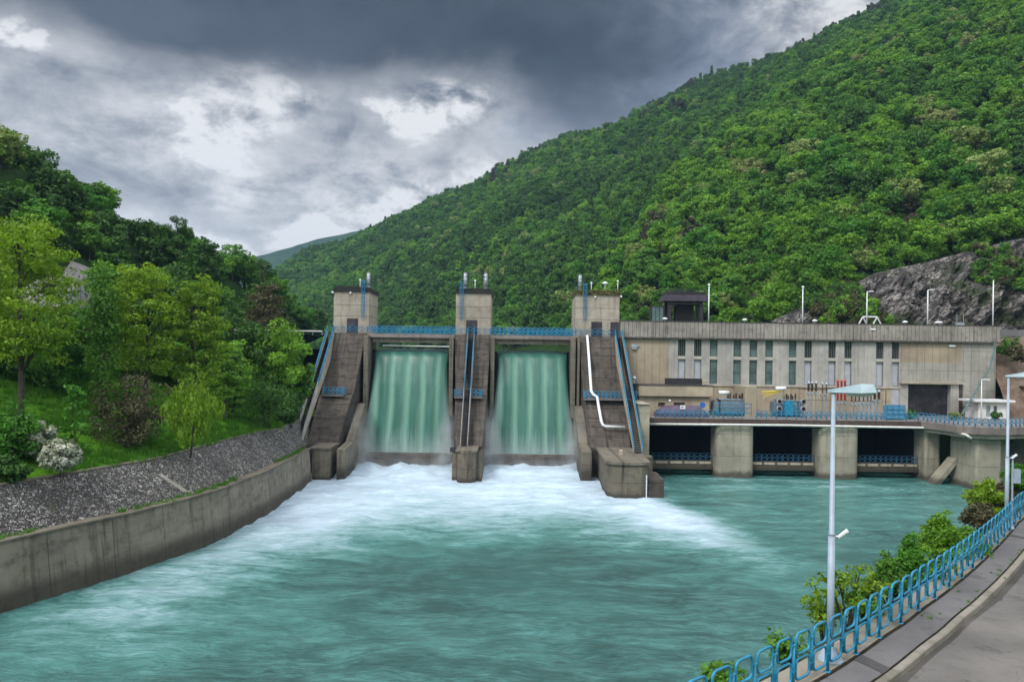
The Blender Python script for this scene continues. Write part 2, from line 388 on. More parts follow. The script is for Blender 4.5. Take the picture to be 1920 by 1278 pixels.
def fallmat():
    m, t, out = newmat('falling water')
    pos = t.n('ShaderNodeNewGeometry').outputs['Position']
    sp = t.n('ShaderNodeSeparateXYZ', {0: pos}); X, Y, Z = sp.outputs
    uvn = t.n('ShaderNodeAttribute', attribute_name='across').outputs['Fac']   # 0..1 across the bay
    dn = t.n('ShaderNodeAttribute', attribute_name='down').outputs['Fac']      # 0 lip .. 1 foot
    wob = t.math('MULTIPLY', t.math('SUBTRACT', t.noise(t.vec(t.math('MULTIPLY', X, .5), 0.0, t.math('MULTIPLY', Z, .16)), 1.0, 3), .5), .055)
    ph = t.math('MULTIPLY', t.math('ADD', uvn, wob), 5.2*2*math.pi)
    band = t.math('POWER', t.math('MULTIPLY', t.math('ADD', t.math('SINE', t.math('ADD', ph, -1.1)), 1.0), .5), 2.2)
    fibre = t.noise(t.vec(t.math('MULTIPLY', X, 3.5), 0.0, t.math('MULTIPLY', Z, .12)), 1.0, 6, .7)
    fib2 = t.noise(t.vec(t.math('MULTIPLY', X, .8), 3.0, t.math('MULTIPLY', Z, .1)), 1.0, 4, .6)
    start = t.ramp(dn, .08, .3)
    c = t.mix(t.ramp(fib2, .3, .7), (.024,.105,.080), (.042,.155,.118))
    f = t.math('MULTIPLY', t.math('ADD', t.math('MULTIPLY', band, .72), t.math('MULTIPLY', t.math('SUBTRACT', fibre, .5), .55)), start, clamp=True)
    c = t.mix(f, c, (.19,.37,.285))
    lip = t.math('MULTIPLY', t.ramp(dn, .03, .055), t.math('SUBTRACT', 1.0, t.ramp(dn, .06, .15)))
    c = t.mix(t.math('MULTIPLY', lip, .8), c, (.40,.56,.60))
    ed = t.math('ABSOLUTE', t.math('SUBTRACT', uvn, .5))
    edge = t.math('MULTIPLY', t.ramp(t.math('ADD', ed, t.math('MULTIPLY', t.math('SUBTRACT', fibre, .5), .1)), .40, .5), t.ramp(dn, .3, .8))
    c = t.mix(t.math('MULTIPLY', edge, .6), c, (.34,.43,.43))
    foot = t.ramp(t.math('ADD', dn, t.math('MULTIPLY', t.math('SUBTRACT', fibre, .5), .35)), .72, 1.05)
    c = t.mix(t.math('MULTIPLY', foot, .75), c, (.36,.46,.46))
    b = t.n('ShaderNodeBsdfPrincipled', {'Base Color': c, 'Roughness': .35, 'Specular IOR Level': .35})
    bp = t.n('ShaderNodeBump', {'Height': t.math('ADD', fibre, band), 'Strength': .3, 'Distance': .2}); t.link(bp.outputs[0], b.inputs['Normal'])
    t.link(b.outputs[0], out.inputs[0]); return m
M['fall'] = fallmat()
EXPOSURE, SUNSTR, SUNAZ = 0.6, 1.5, -142
SKYGAIN = 1/2**EXPOSURE
HAZE = .00012
# ------------------------------------------------------------------ camera
cam = bpy.data.cameras.new('camera'); co = bpy.data.objects.new('camera', cam); COL.objects.link(co)
co.matrix_world = Matrix.Translation((0,0,H)) @ Matrix.Rotation(math.pi/2, 4, 'X') @ Matrix.Rotation(ROLL, 4, 'Z')
cam.sensor_width = 36.0; cam.sensor_fit = 'HORIZONTAL'; cam.lens = F/1920*36
cam.shift_y = (668-639)/1920; cam.clip_start = .3; cam.clip_end = 20000
SC.camera = co
SC.view_settings.view_transform = 'Standard'; SC.view_settings.look = 'None'
SC.view_settings.exposure = EXPOSURE; SC.view_settings.gamma = 1
cy = SC.cycles
SC.render.engine = 'CYCLES'
cy.max_bounces = 6; cy.diffuse_bounces = 3; cy.glossy_bounces = 3; cy.transmission_bounces = 4; cy.transparent_max_bounces = 12; cy.volume_bounces = 1
cy.use_denoising = True
try: cy.denoiser = 'OPENIMAGEDENOISE'
except Exception: pass
cy.caustics_reflective = False; cy.caustics_refractive = False
cy.sample_clamp_indirect = 4.0

# ------------------------------------------------------------------ sky: overcast, broken clouds
w = bpy.data.worlds.new('World'); SC.world = w; w.use_nodes = True
w.node_tree.nodes.clear(); t = NT(w.node_tree)
SUN_EL, SUN_AZ = math.radians(48), math.radians(SUNAZ)     # azimuth measured from +Y towards +X
sky = t.n('ShaderNodeTexSky', None, sky_type='NISHITA', sun_disc=False, sun_elevation=SUN_EL, sun_rotation=SUN_AZ)
d = t.n('ShaderNodeTexCoord').outputs['Generated']
sp = t.n('ShaderNodeSeparateXYZ', {0: d}); dx, dy, dz = sp.outputs
ay = t.math('MAXIMUM', t.math('ABSOLUTE', dy), .12)
U = t.math('DIVIDE', dx, ay); V = t.math('DIVIDE', dz, ay)
dn = t.n('ShaderNodeMapping', {'Vector': d, 'Scale': (1.0, 1.0, 1.7), 'Location': (.31, .0, .12)}).outputs[0]
n1 = t.noise(dn, 3.6, 10, .55, .35); n2 = t.noise(dn, 8.5, 9, .6, .45); n3 = t.noise(dn, 17, 9, .62, .15)
c0 = lambda x: t.math('SUBTRACT', x, .5)
Vw = t.math('ADD', V, t.math('ADD', t.math('MULTIPLY', c0(n1), .17), t.math('MULTIPLY', c0(n2), .09)))
Uw = t.math('ADD', U, t.math('ADD', t.math('MULTIPLY', c0(n2), .30), t.math('MULTIPLY', c0(n1), .2)))
edge = t.math('ADD', .372, t.math('MULTIPLY', t.ramp(U, -.35, -.72), .10))
edge = t.math('SUBTRACT', edge, t.math('MULTIPLY', t.ramp(U, -.1, .12), .05))
dk = t.ramp(t.math('SUBTRACT', Vw, edge), -.045, .04)
dk = t.math('MULTIPLY', dk, t.math('SUBTRACT', 1.0, t.math('MULTIPLY', t.ramp(Uw, .06, .34), .9)))
dk = t.math('MULTIPLY', dk, t.math('SUBTRACT', 1.0, t.math('MULTIPLY', t.ramp(V, .6, 1.1), .85)))
veil = t.math('MULTIPLY', t.ramp(Uw, -.06, .10), t.math('MULTIPLY', t.ramp(Vw, .25, .34), t.math('SUBTRACT', 1.0, t.ramp(Uw, .22, .42))))
def spot(u, v, r, s_):
    q = t.math('ADD', t.math('POWER', t.math('DIVIDE', t.math('SUBTRACT', Uw, u), r*1.6), 2.0), t.math('POWER', t.math('DIVIDE', t.math('SUBTRACT', Vw, v), r), 2.0))
    return t.math('MULTIPLY', t.math('MULTIPLY', t.math('SUBTRACT', 1.0, t.ramp(q, 0, 1)), t.ramp(n3, .34, .62)), s_)
b = t.math('ADD', t.math('ADD', .45, t.math('MULTIPLY', t.math('SUBTRACT', 1.0, t.ramp(V, .08, .30)), .12)), t.math('ADD', t.math('MULTIPLY', c0(n1), 1.05), t.math('ADD', t.math('MULTIPLY', c0(n2), 1.3), t.math('MULTIPLY', c0(n3), .75))))
for a in ((-.37,.325,.07,.55), (-.12,.325,.045,.8), (-.655,.425,.035,.8), (-.36,.255,.05,.3), (-.39,.145,.04,.9), (-.25,.17,.05,.6), (-.2,.205,.09,.3), (-.5,.30,.08,.2), (-.11,.20,.055,.5), (-.02,.24,.05,.4), (.43,.47,.08,.5)):
    b = t.math('ADD', b, spot(*a))
b = t.math('MAXIMUM', b, .05)
col = t.mix(t.ramp(b, .0, 1.0, False), (.105,.122,.158), (.90,.895,.90))
col = t.mix(t.math('MULTIPLY', veil, .75), col, t.mix(t.ramp(n2, .3, .7), (.075,.097,.14), (.19,.245,.35)))
dcol = t.mix(t.ramp(n1, .3, .7), (.027,.029,.034), (.088,.097,.118))
col = t.mix(dk, col, dcol)
back = t.ramp(dy, -.02, -.35)                                   # brighter open overcast behind the viewer
col = t.mix(back, col, (1.5,1.52,1.56))
col = t.mix(t.ramp(V, .75, 1.7), col, (1.75,1.78,1.85))
col = t.mix(t.ramp(dz, 0.02, -.05), col, (.10,.11,.11))
k = t.n('ShaderNodeVectorMath', {0: col, 1: SKYGAIN/.1}, operation='MULTIPLY').outputs[0]
fin = t.mix(.95, sky.outputs[0], k)
bg = t.n('ShaderNodeBackground', {'Color': fin, 'Strength': .1})
t.link(bg.outputs[0], t.n('ShaderNodeOutputWorld').inputs[0])

sl = bpy.data.lights.new('sun', 'SUN'); sl.energy = SUNSTR; sl.angle = math.radians(14); sl.color = (1.0,.955,.88)
so = bpy.data.objects.new('sun', sl); COL.objects.link(so)
sdir = Vector((math.sin(SUN_AZ)*math.cos(SUN_EL), math.cos(SUN_AZ)*math.cos(SUN_EL), math.sin(SUN_EL)))
so.rotation_euler = sdir.to_track_quat('Z', 'Y').to_euler(); so.location = (0,0,300)

# ------------------------------------------------------------------ numeric noise
def _h(ix, iy, s):
    n = (ix.astype(np.int64)*374761393 + iy.astype(np.int64)*668265263 + s*1442695041) & 0x7fffffff
    n = ((n ^ (n >> 13)) * 1274126177) & 0x7fffffff
    return ((n ^ (n >> 16)) & 0xffff)/65535.0
def vn(x, y, s=0):
    ix, iy = np.floor(x), np.floor(y); fx, fy = x-ix, y-iy
    fx = fx*fx*(3-2*fx); fy = fy*fy*(3-2*fy)
    a, b_, c, d_ = _h(ix,iy,s), _h(ix+1,iy,s), _h(ix,iy+1,s), _h(ix+1,iy+1,s)
    return (a*(1-fx)+b_*fx)*(1-fy) + (c*(1-fx)+d_*fx)*fy
def fbm(x, y, o=4, s=0):
    r = 0; a = .5
    for k in range(o): r = r + a*(vn(x, y, s+k)-.5); x = x*2.03+3.1; y = y*2.03+1.7; a *= .5
    return r
def sstep(a, b_, x):
    q = np.clip((x-a)/(b_-a), 0, 1); return q*q*(3-2*q)

def np_mesh(name, vs, faces, mat, parent=None, smooth=False, attrs=None):
    me = bpy.data.meshes.new(name); vs = np.asarray(vs, np.float32); faces = np.asarray(faces, np.int32)
    k = faces.shape[1]
    me.vertices.add(len(vs)); me.vertices.foreach_set('co', vs.ravel())
    me.loops.add(faces.size); me.loops.foreach_set('vertex_index', faces.ravel())
    me.polygons.add(len(faces)); me.polygons.foreach_set('loop_start', np.arange(len(faces), dtype=np.int32)*k)
    me.polygons.foreach_set('loop_total', np.full(len(faces), k, np.int32))
    if smooth: me.polygons.foreach_set('use_smooth', np.ones(len(faces), bool))
    for an, av in (attrs or {}).items():
        at = me.attributes.new(an, 'FLOAT', 'POINT'); at.data.foreach_set('value', np.asarray(av, np.float32))
    me.update(calc_edges=True); me.validate()
    if mat: me.materials.append(mat)
    return me
def obj(name, me, parent=None, loc=(0,0,0)):
    o = bpy.data.objects.new(name, me); COL.objects.link(o); o.location = loc
    if parent is not None: o.parent = parent
    return o

# ------------------------------------------------------------------ terrain lofts
def resample(row, n):
    row = [Vector(p) for p in row]; L = [0]
    for a, b_ in zip(row, row[1:]): L.append(L[-1] + (b_-a).length)
    out = []; j = 0
    for i in range(n):
        s = L[-1]*i/(n-1)
        while j < len(row)-2 and L[j+1] < s: j += 1
        q = (s-L[j])/max(1e-6, L[j+1]-L[j]); out.append(row[j].lerp(row[j+1], min(1, max(0, q))))
    return out
def loft(name, rows, n, subs, mat, amp=0.0, freq=.05, edge_lock=1, seed=3, rough=None):
    rows = [resample(r, n) for r in rows]
    grid = []; wts = []
    for i in range(len(rows)-1):
        m = subs[i]
        for k in range(m):
            q = k/m; grid.append([a.lerp(b_, q) for a, b_ in zip(rows[i], rows[i+1])]); wts.append(min(1, (i + q)/edge_lock) if edge_lock else 1)
    grid.append(rows[-1]); wts.append(1)
    g = np.array([[tuple(p) for p in r] for r in grid])          # (R, n, 3)
    R = g.shape[0]
    if amp:
        wv = np.array(wts)[:, None]
        g[:, :, 2] += amp*2*fbm(g[:, :, 0]*freq, g[:, :, 1]*freq, 5, seed)*wv
    if rough is not None: g = rough(g, np.array(wts)[:, None])
    idx = np.arange(R*n).reshape(R, n)
    f = np.stack([idx[:-1,:-1], idx[:-1,1:], idx[1:,1:], idx[1:,:-1]], -1).reshape(-1, 4)
    vs = g.reshape(-1, 3)
    o = obj(name, np_mesh(name, vs, f, mat, smooth=True)); struct(o)
    bv = BVHTree.FromPolygons([tuple(v) for v in vs], [tuple(x) for x in f])
    return o, bv, g
def drop(bv, x, y, z0=900):
    h = bv.ray_cast(Vector((x, y, z0)), Vector((0,0,-1)))
    return h[0].z if h[0] is not None else None

# left bank: river wall waterline and top, revetment top
WL = [G(-140,1195,0)] + [G(*p, 0) for p in ((0,1153),(127,1113),(253,1075),(359,1037),(422,1012),(507,965),(560,928),(587,906))]
WL = [WL[0] + (WL[0]-WL[1])*1.2] + WL
WT = []
for i, p in enumerate(WL):
    a = WL[max(0,i-1)]; b_ = WL[min(len(WL)-1,i+1)]; dv = (b_-a); nrm = Vector((-dv.y, dv.x, 0)).normalized()
    WT.append(Vector((p.x, p.y, 4.45)) + nrm*.55)
RT = [G(*p, 7.5) for p in ((0,910),(84,896),(296,860),(414,828),(486,809),(524,805))]
RT = [RT[0] + (RT[0]-RT[1])*4.0] + RT + [Vector((-28.6,97,7.6)), Vector((-28.7,112,7.8))]
WT2 = WT + [Vector((WT[-1].x-1.2, 103, 4.45)), Vector((-28.4,112,4.6))]
# river wall
mb = MB()
n = 60
a = resample([p - Vector((0,0,2)) for p in WL], n); b_ = resample(WT, n)
c = [p + Vector((-.75, .25, 0)) for p in b_]; d_ = [p + Vector((-.75, .25, 0)) - Vector((0,0,6.4)) for p in b_]
for i in range(n): mb.v += [tuple(a[i]), tuple(b_[i]), tuple(c[i]), tuple(d_[i])]
for i in range(n-1):
    o = i*4
    for k in range(3): mb.f.append((o+k, o+4+k, o+5+k, o+1+k))
mb.f.append((0,1,2,3)); e = (n-1)*4; mb.f.append((e+3,e+2,e+1,e))
o = mb.build('river_wall', M['conc_wall']); tag(o, 'long curved concrete river wall with dark stains along the left bank', 'wall')
# vertical pilaster cracks / drain stains as real grooves are left to the concrete pattern; coping strip
mb = MB(); cp = [p + Vector((-.36, .12, .0)) for p in b_]
for i in range(n-1):
    p, q = cp[i], cp[i+1]; dv = (q-p).normalized(); nr = Vector((-dv.y, dv.x, 0))*.5
    z0, z1 = 0.003, .14
    if i == 0: base = len(mb.v); mb.v += [tuple(p-nr+Vector((0,0,z0))), tuple(p-nr+Vector((0,0,z1))), tuple(p+nr+Vector((0,0,z1))), tuple(p+nr+Vector((0,0,z0)))]
    mb.v += [tuple(q-nr+Vector((0,0,z0))), tuple(q-nr+Vector((0,0,z1))), tuple(q+nr+Vector((0,0,z1))), tuple(q+nr+Vector((0,0,z0)))]
    o_ = len(mb.v)-8
    for k in range(3): mb.f.append((o_+k, o_+4+k, o_+5+k, o_+1+k))
cpo = mb.build('coping', M['conc_side'], o)
# revetment
def rrough(g, w_):
    g[:, :, 2] += .10*fbm(g[:, :, 0]*2.2, g[:, :, 1]*2.2, 3, 9)
    return g
rv, rvb, _ = loft('stone_revetment', [[p + Vector((-.7,.2,.02)) for p in WT2], RT], 260, [26], M['stone'], rough=rrough)
del rv['kind']; tag(rv, 'sloping bank of grey set stones above the left river wall', 'stone bank')
mb = MB()
rt = resample(RT, 70)
mb.tube([p + Vector((-.1,0,.02)) for p in rt], .16, 5)
o = mb.build('edging', M['conc_side'], rv)
# pale drainage streak of mortar down the revetment
mb = MB()
s0 = G(298,866,7.45); s1 = G(346,925,4.7)
for k in range(9):
    q = k/8; p = s0.lerp(s1, q); z = drop(rvb, p.x, p.y, 30)
    mb.v += [(p.x-.22-.12*q, p.y, (z or p.z)+.10), (p.x+.22+.2*q, p.y+.1, (z or p.z)+.10)]
for k in range(8): mb.f.append((k*2, k*2+1, k*2+3, k*2+2))
M['mortar'] = concrete('pale mortar', (.5,.47,.43), (.2,.18,.16), .3, .4)
mb.build('mortar_strip', M['mortar'], rv)

# left bank ground and wooded hill
rowB = [(-72,18,10.5),(-55,30,10.8),(-44,50,10.6),(-38.5,70,10.3),(-35.5,88,9.6),(-33.5,100,9.4),(-33,112,9.6)]
rowC = [(-86,18,15.5),(-67,30,15.5),(-54,50,15.5),(-48,70,15),(-43,88,13.5),(-40,102,13),(-38,113,13)]
rowD = [(-98,18,20),(-79,30,20),(-66,50,20),(-57,72,19.9),(-51,90,19.8),(-46,106,19.8),(-43,118,19.8)]
rowE = [(-105,18,20.2),(-86,30,20.2),(-73,50,20.2),(-63,74,20.1),(-57,94,20),(-52,112,20),(-49,126,20)]
rowF = [(-120,25,37),(-104,45,38),(-90,68,38),(-78,95,35),(-68,118,30),(-62,140,26),(-57,160,22)]
rowG = [W(-420,120,105)-Vector((0,0,5)), W(-200,185,110)-Vector((0,0,5)), W(0,262,120)-Vector((0,0,4)), W(90,290,128)-Vector((0,0,4)), W(185,345,136)-Vector((0,0,4)), W(250,400,145)-Vector((0,0,3)), W(330,465,155)-Vector((0,0,3)),
        W(420,520,168), W(510,565,185), W(575,612,205), W(610,628,230)]
rowH = [p + Vector((-60,40,-25)) for p in (Vector(q) for q in rowG)]
lh, lhb, lhg = loft('left_hill', [RT, rowB, rowC, rowD, rowE, rowF, rowG, rowH], 90, [6,6,6,3,10,12,5], M['grassland'], amp=.9, freq=.09, edge_lock=.6)
lh.data.materials.append(M['forestfloor']); lh.data.materials.append(M['scree'])
mi = np.zeros(len(lh.data.polygons), np.int32); cen = np.zeros(len(mi)*3, np.float32); lh.data.polygons.foreach_get('center', cen); cen = cen.reshape(-1,3)
rowid = np.arange(len(mi))//89
mi[rowid >= 14] = 1; cen_all = cen.copy()
lh.data.polygons.foreach_set('material_index', mi)

# right hills
ridge = [((480,525),1000),((530,497),950),((620,462),900),((690,432),870),((750,407),850),((830,375),820),((900,338),800),((1000,288),760),((1060,252),740),((1180,214),700),((1300,160),660),((1400,124),640),((1500,70),610),((1620,14),580),((1750,-60),560),((1900,-130),540),((2300,-260),500)]
foot = [(-200,560,17),(-90,430,17),(-20,310,17),(20,240,17.5),(52,200,19),(90,185,21),(140,170,22),(230,140,24)]
R0 = [W(p[0],p[1],Y) - Vector((0,0,9)) for p, Y in ridge]
f0 = resample(foot, len(R0))
mid1 = [a.lerp(r, .36) + Vector((0,0,(r.z-a.z)*.02)) for a, r in zip(f0, R0)]
mid2 = [a.lerp(r, .7) + Vector((0,0,(r.z-a.z)*.05)) for a, r in zip(f0, R0)]
under = [p + Vector((0,-30,-40)) for p in f0]
back = [p + Vector((80,260,-130)) for p in R0]
rh, rhb, rhg = loft('right_hill', [under, f0, mid1, mid2, R0, back], 150, [2,24,24,22,8], M['forestfloor'], amp=16, freq=.012, edge_lock=2.2, seed=21)
spur = [((1080,612),215),((1120,560),232),((1180,455),262),((1240,352),300),((1311,278),335),((1428,190),370),((1500,135),392),((1575,94),410),((1640,50),420),((1710,4),430),((1850,-90),440),((2200,-260),445)]
S0 = [W(p[0],p[1],Y) - Vector((0,0,7)) for p, Y in spur]
sfoot = [(18,205,17),(28,186,18.5),(42,172,21),(58,162,21.5)] + [W(1500,588,156), W(1560,548,158), W(1640,512,162), W(1740,490,165), W(1850,466,164), W(1925,440,162), W(2100,410,156), W(2500,300,150)]
sf = resample(sfoot, 40); sr = resample(S0, 40)
smid = [a.lerp(r, .5) + Vector((0,0,(r.z-a.z)*.06)) for a, r in zip(sf, sr)]
sback = [p + Vector((70,120,-90)) for p in sr]
sp_, spb, spg = loft('near_spur', [[p + Vector((0,-3,-4)) for p in sf], sf, smid, sr, sback], 120, [1,20,20,8], M['forestfloor'], amp=5, freq=.03, edge_lock=2, seed=33)
# far blue ridge
fr = [((380,520),1800),((470,478),1800),((520,464),1850),((600,447),1900),((660,434),1950),((760,415),2000),((900,400),2000)]
fr = [W(p[0],p[1],Y) for p, Y in fr]
loft('far_ridge', [[p + Vector((0,-600,-p.z)) for p in fr], fr, [p + Vector((0,500,-300)) for p in fr]], 60, [12,4], M['farforest'], amp=16, freq=.006, edge_lock=1)
# cliff behind the power station
ctop = [W(1440,604,150), W(1500,590,153), W(1560,548,155), W(1640,512,159), W(1740,490,162), W(1850,466,161), W(1925,440,159), W(2100,410,154), W(2500,300,148)]
cfoot = [Vector((52,146,20.6)), Vector((60,146,20.6)), Vector((70,146,20.8)), Vector((84,146,21)), Vector((100,145,21)), Vector((115,142,21)), Vector((126,138,21)), Vector((150,130,21)), Vector((200,118,21))]
def crough(g, w_):
    x, y, z = g[:,:,0], g[:,:,1], g[:,:,2]
    k = np.sin(np.pi*np.clip(w_,0,1))**.4
    a_ = fbm(x*.10, z*.16, 5, 41)*11 + (.25-np.abs(fbm((x-z)*.28, (x+z)*.07, 4, 47)))*13 + (.25-np.abs(fbm((x-z)*.8, (x+z)*.22, 4, 49)))*6
    g[:,:,1] -= a_*k; g[:,:,2] += fbm(x*.3, z*.3, 3, 52)*2.4*k
    return g
cl, clb, clg = loft('rock_cliff', [cfoot, [p.lerp(q, .5)+Vector((0,-2,1)) for p, q in zip(resample(cfoot,9), resample(ctop,9))], resample(ctop,9)], 440, [48,48], M['rock'], rough=crough, edge_lock=2)
# the shelf behind the power station roof, and the valley floor
mb = MB(); mb.box(14,220,124.5,150,15,21.2); o = mb.build('roof_terrace', M['road']); struct(o)
N_ = 40; gx = np.linspace(-3500,3500,N_); gy = np.linspace(-1500,2900,N_); XX, YY = np.meshgrid(gx, gy)
idx = np.arange(N_*N_).reshape(N_, N_); f = np.stack([idx[:-1,:-1], idx[:-1,1:], idx[1:,1:], idx[1:,:-1]], -1).reshape(-1,4)
o = obj('ground', np_mesh('ground', np.stack([XX.ravel(), YY.ravel(), np.full(N_*N_, -6.0)], -1), f, M['bank'])); struct(o)

# ------------------------------------------------------------------ the river
xs = np.concatenate([np.linspace(-420,-48,20)[:-1], np.arange(-48, 80, .42), np.linspace(80,420,16)[1:]])
ys = np.concatenate([np.linspace(-400,12,24)[:-1], np.arange(12, 119.5, .42)])
XX, YY = np.meshgrid(xs, ys)
def bump2(cx, cy_, rx, ry, a_): return a_*np.exp(-(((XX-cx)/rx)**2 + ((YY-cy_)/ry)**2))
wob = fbm(XX*.06, YY*.06, 4, 5)*26
wob2 = fbm(XX*.2, YY*.2, 4, 8)*8
foam = sstep(57, 93, YY + wob*.6 + wob2*.6)                           # boil below the gates
lim_r = np.where(YY > 88, 17.6, 17.3 + (88-YY)*.11)
foam *= 1 - sstep(-2.5, 4.5, XX - lim_r + wob2*.6)
foam = foam*.98
foam += bump2(-20, 78, 6, 9, .38) + bump2(-22, 68, 7, 9, .34) + bump2(-8, 76, 9, 7, .16) + bump2(-24, 58, 6, 9, .22)
foam += bump2(17, 80, 4.5, 7, .3) + bump2(19.5, 74, 3.5, 7, .34) + bump2(21.5, 66, 4, 7, .24) + bump2(23, 58, 4.5, 6, .14) + bump2(12, 70, 8, 8, .14)
foam -= bump2(-3, 58, 11, 8, .22)
foam += bump2(-17, 66, 8, 8, .14) + bump2(-26, 52, 7, 10, .24) + bump2(-12, 62, 9, 8, .12) + bump2(-20, 46, 10, 7, .12)
foam += .17*sstep(19, 26, XX)*sstep(62, 84, YY)
foam += bump2(36, 104, 16, 2.0, .22) + bump2(44, 99, 12, 2.0, .22) + bump2(30, 97, 6, 1.5, .16)
foam += bump2(-6, 46, 16, 8, .05) + bump2(-25, 48, 6, 10, .12) + bump2(14, 46, 8, 8, .10)
foam = np.clip(foam, -.2, 1.15)
foam = np.where(YY > 112.5, np.clip(foam, None, .9), foam)
ripple = fbm(XX*.55+wob*.05, YY*1.2, 4, 12)
rough_ = np.clip(foam, 0, 1)
Z = .16*ripple + rough_*.8*fbm(XX*.4, YY*.6, 5, 15) + rough_*.25
Z += sstep(100, 109, YY)*(1-sstep(12.5, 15.5, XX))*(.75 + 1.6*fbm(XX*.5, YY*.4, 4, 17))
Z *= np.where((XX < -48) | (XX > 80) | (YY < 12), 0.0, 1.0)
idx = np.arange(XX.size).reshape(XX.shape)
f = np.stack([idx[:-1,:-1], idx[:-1,1:], idx[1:,1:], idx[1:,:-1]], -1).reshape(-1,4)
o = obj('river_water', np_mesh('river_water', np.stack([XX.ravel(), YY.ravel(), Z.ravel()], -1), f, M['water'], smooth=True, attrs={'foam': foam.ravel()})); struct(o)
# reservoir behind the gates
mb = MB(); mb.add([(-70,119.5,17.55),(24,119.5,17.55),(60,220,17.55),(0,330,17.55),(-100,480,17.55),(-300,620,17.55),(-330,420,17.55),(-60,200,17.55)], [tuple(range(8))])
M['lake'] = glassmat('reservoir water', (.03,.11,.09))
o = mb.build('reservoir_water', M['lake']); struct(o)
# ------------------------------------------------------------------ railings made of rounded tube loops
def path_at(pts):
    L = [0]
    for a, b_ in zip(pts, pts[1:]): L.append(L[-1] + (b_-a).length)
    def f(s):
        s = max(0, min(L[-1], s)); j = 0
        while j < len(L)-2 and L[j+1] < s: j += 1
        q = (s-L[j])/max(1e-9, L[j+1]-L[j]); return pts[j].lerp(pts[j+1], q)
    return f, L[-1]
def loop_pts(f, s0, s1, z0, z1, r, k):
    out = []
    for cx, cz, a0 in ((s1-r, z1-r, 0), (s0+r, z1-r, 90), (s0+r, z0+r, 180), (s1-r, z0+r, 270)):
        for i in range(k+1):
            a = math.radians(a0 + 90*i/k); p = f(cx + r*math.cos(a)); out.append(p + Vector((0,0,cz + r*math.sin(a))))
    return out
def rail_geo(f, s0, s1, pitch, h, r, k, n, mb_loop):
    m = max(1, round((s1-s0)/pitch)); pt = (s1-s0)/m; rows = ((h*.155, h*.53), (h*.62, h))
    for i in range(m):
        a = s0 + i*pt; 
        for z0, z1 in rows:
            mb_loop.tube(loop_pts(f, a+pt*.12, a+pt*.88, z0, z1, min(.13, pt*.2), k), r, n, closed=True)
            zm = (z0+z1)/2
            mb_loop.tube([f(a) + Vector((0,0,zm)), f(a+pt*.13) + Vector((0,0,zm))], r, n)
            mb_loop.tube([f(a+pt*.87) + Vector((0,0,zm)), f(a+pt) + Vector((0,0,zm))], r, n)
def railing(pts, name, label, mat, pitch=.75, h=1.2, r=.032, k=4, n=8, bays=True, parent=None, cat='railing', group=None):
    pts = [Vector(p) for p in pts]; f, L = path_at(pts)
    if parent is None:
        root = thing(name, label, cat, tuple(f(L/2)), group)
    else: root = parent
    nb = max(1, round(L/(2*pitch))); bl = L/nb
    allm = MB()
    for i in range(nb+1):
        s = i*bl; mb = MB() if (bays and parent is None) else allm
        mb.tube([f(s) + Vector((0,0,-.02)), f(s) + Vector((0,0,h*.81))], r*1.25, n)
        if k >= 4: q_ = f(s); mb.cbox((q_.x,q_.y,q_.z-.005), .16, .13, .018, .8)
        if bays and parent is None: mb.build('post', mat, root, True)
        if i < nb:
            m2 = MB() if (bays and parent is None) else allm
            rail_geo(f, s, s+bl, bl/2, h, r, k, n, m2)
            m2.tube([f(s+bl/2) + Vector((0,0,h*.2)), f(s+bl/2) + Vector((0,0,h*.81))], r*1.1, n)
            if bays and parent is None: m2.build('loop_panel', mat, root, True)
    if not (bays and parent is None): allm.build('railing' if parent is not None else 'loop_panels', mat, root)
    return root

# ------------------------------------------------------------------ spillway piers
ZC = 20.1; ZL = 10.8
def stair_flight(parent, x0, x1, ya, za, yb, zb, rails, wall_mat):
    st = MB(); n = int(round((za-zb)/.19)); 
    for i in range(n):
        q0, q1 = i/n, (i+1)/n; y0 = ya+(yb-ya)*q0; y1 = ya+(yb-ya)*q1; z = za+(zb-za)*q1
        st.box(x0+.14, x1-.14, y1, y0+.25, z-.06, z)
    o = st.build('stair_treads', M['darkmetal'], parent)
    sw = MB()
    for xx in (x0, x1-.14):
        sw.xprism([(ya+.02, za+.22), (yb, zb+.25), (yb, zb-.05), (ya+.02, za-2.6)], xx, xx+.14)
    sw.build('stair_wall', wall_mat, parent)
    L_ = lambda q: Vector((0, ya+(yb-ya)*q, za+(zb-za)*q))
    for xx in (x0+.07, x1-.07):
        for (qa, qb, mat) in rails:
            m = MB(); P_ = lambda q, dz: Vector((xx, 0, 0)) + L_(q) + Vector((0,0,dz))
            rr = .06 if mat is M['blue_far'] else .03
            for dz in (.45, .75, 1.05): m.tube([P_(qa,dz), P_(qb,dz)], rr, 6)
            for i in range(int((qb-qa)*14)+1):
                q = qa + (qb-qa)*i/max(1,int((qb-qa)*14)); m.tube([P_(q,.1), P_(q,1.08)], rr*.9, 5)
            m.build('handrail', mat, parent, True)
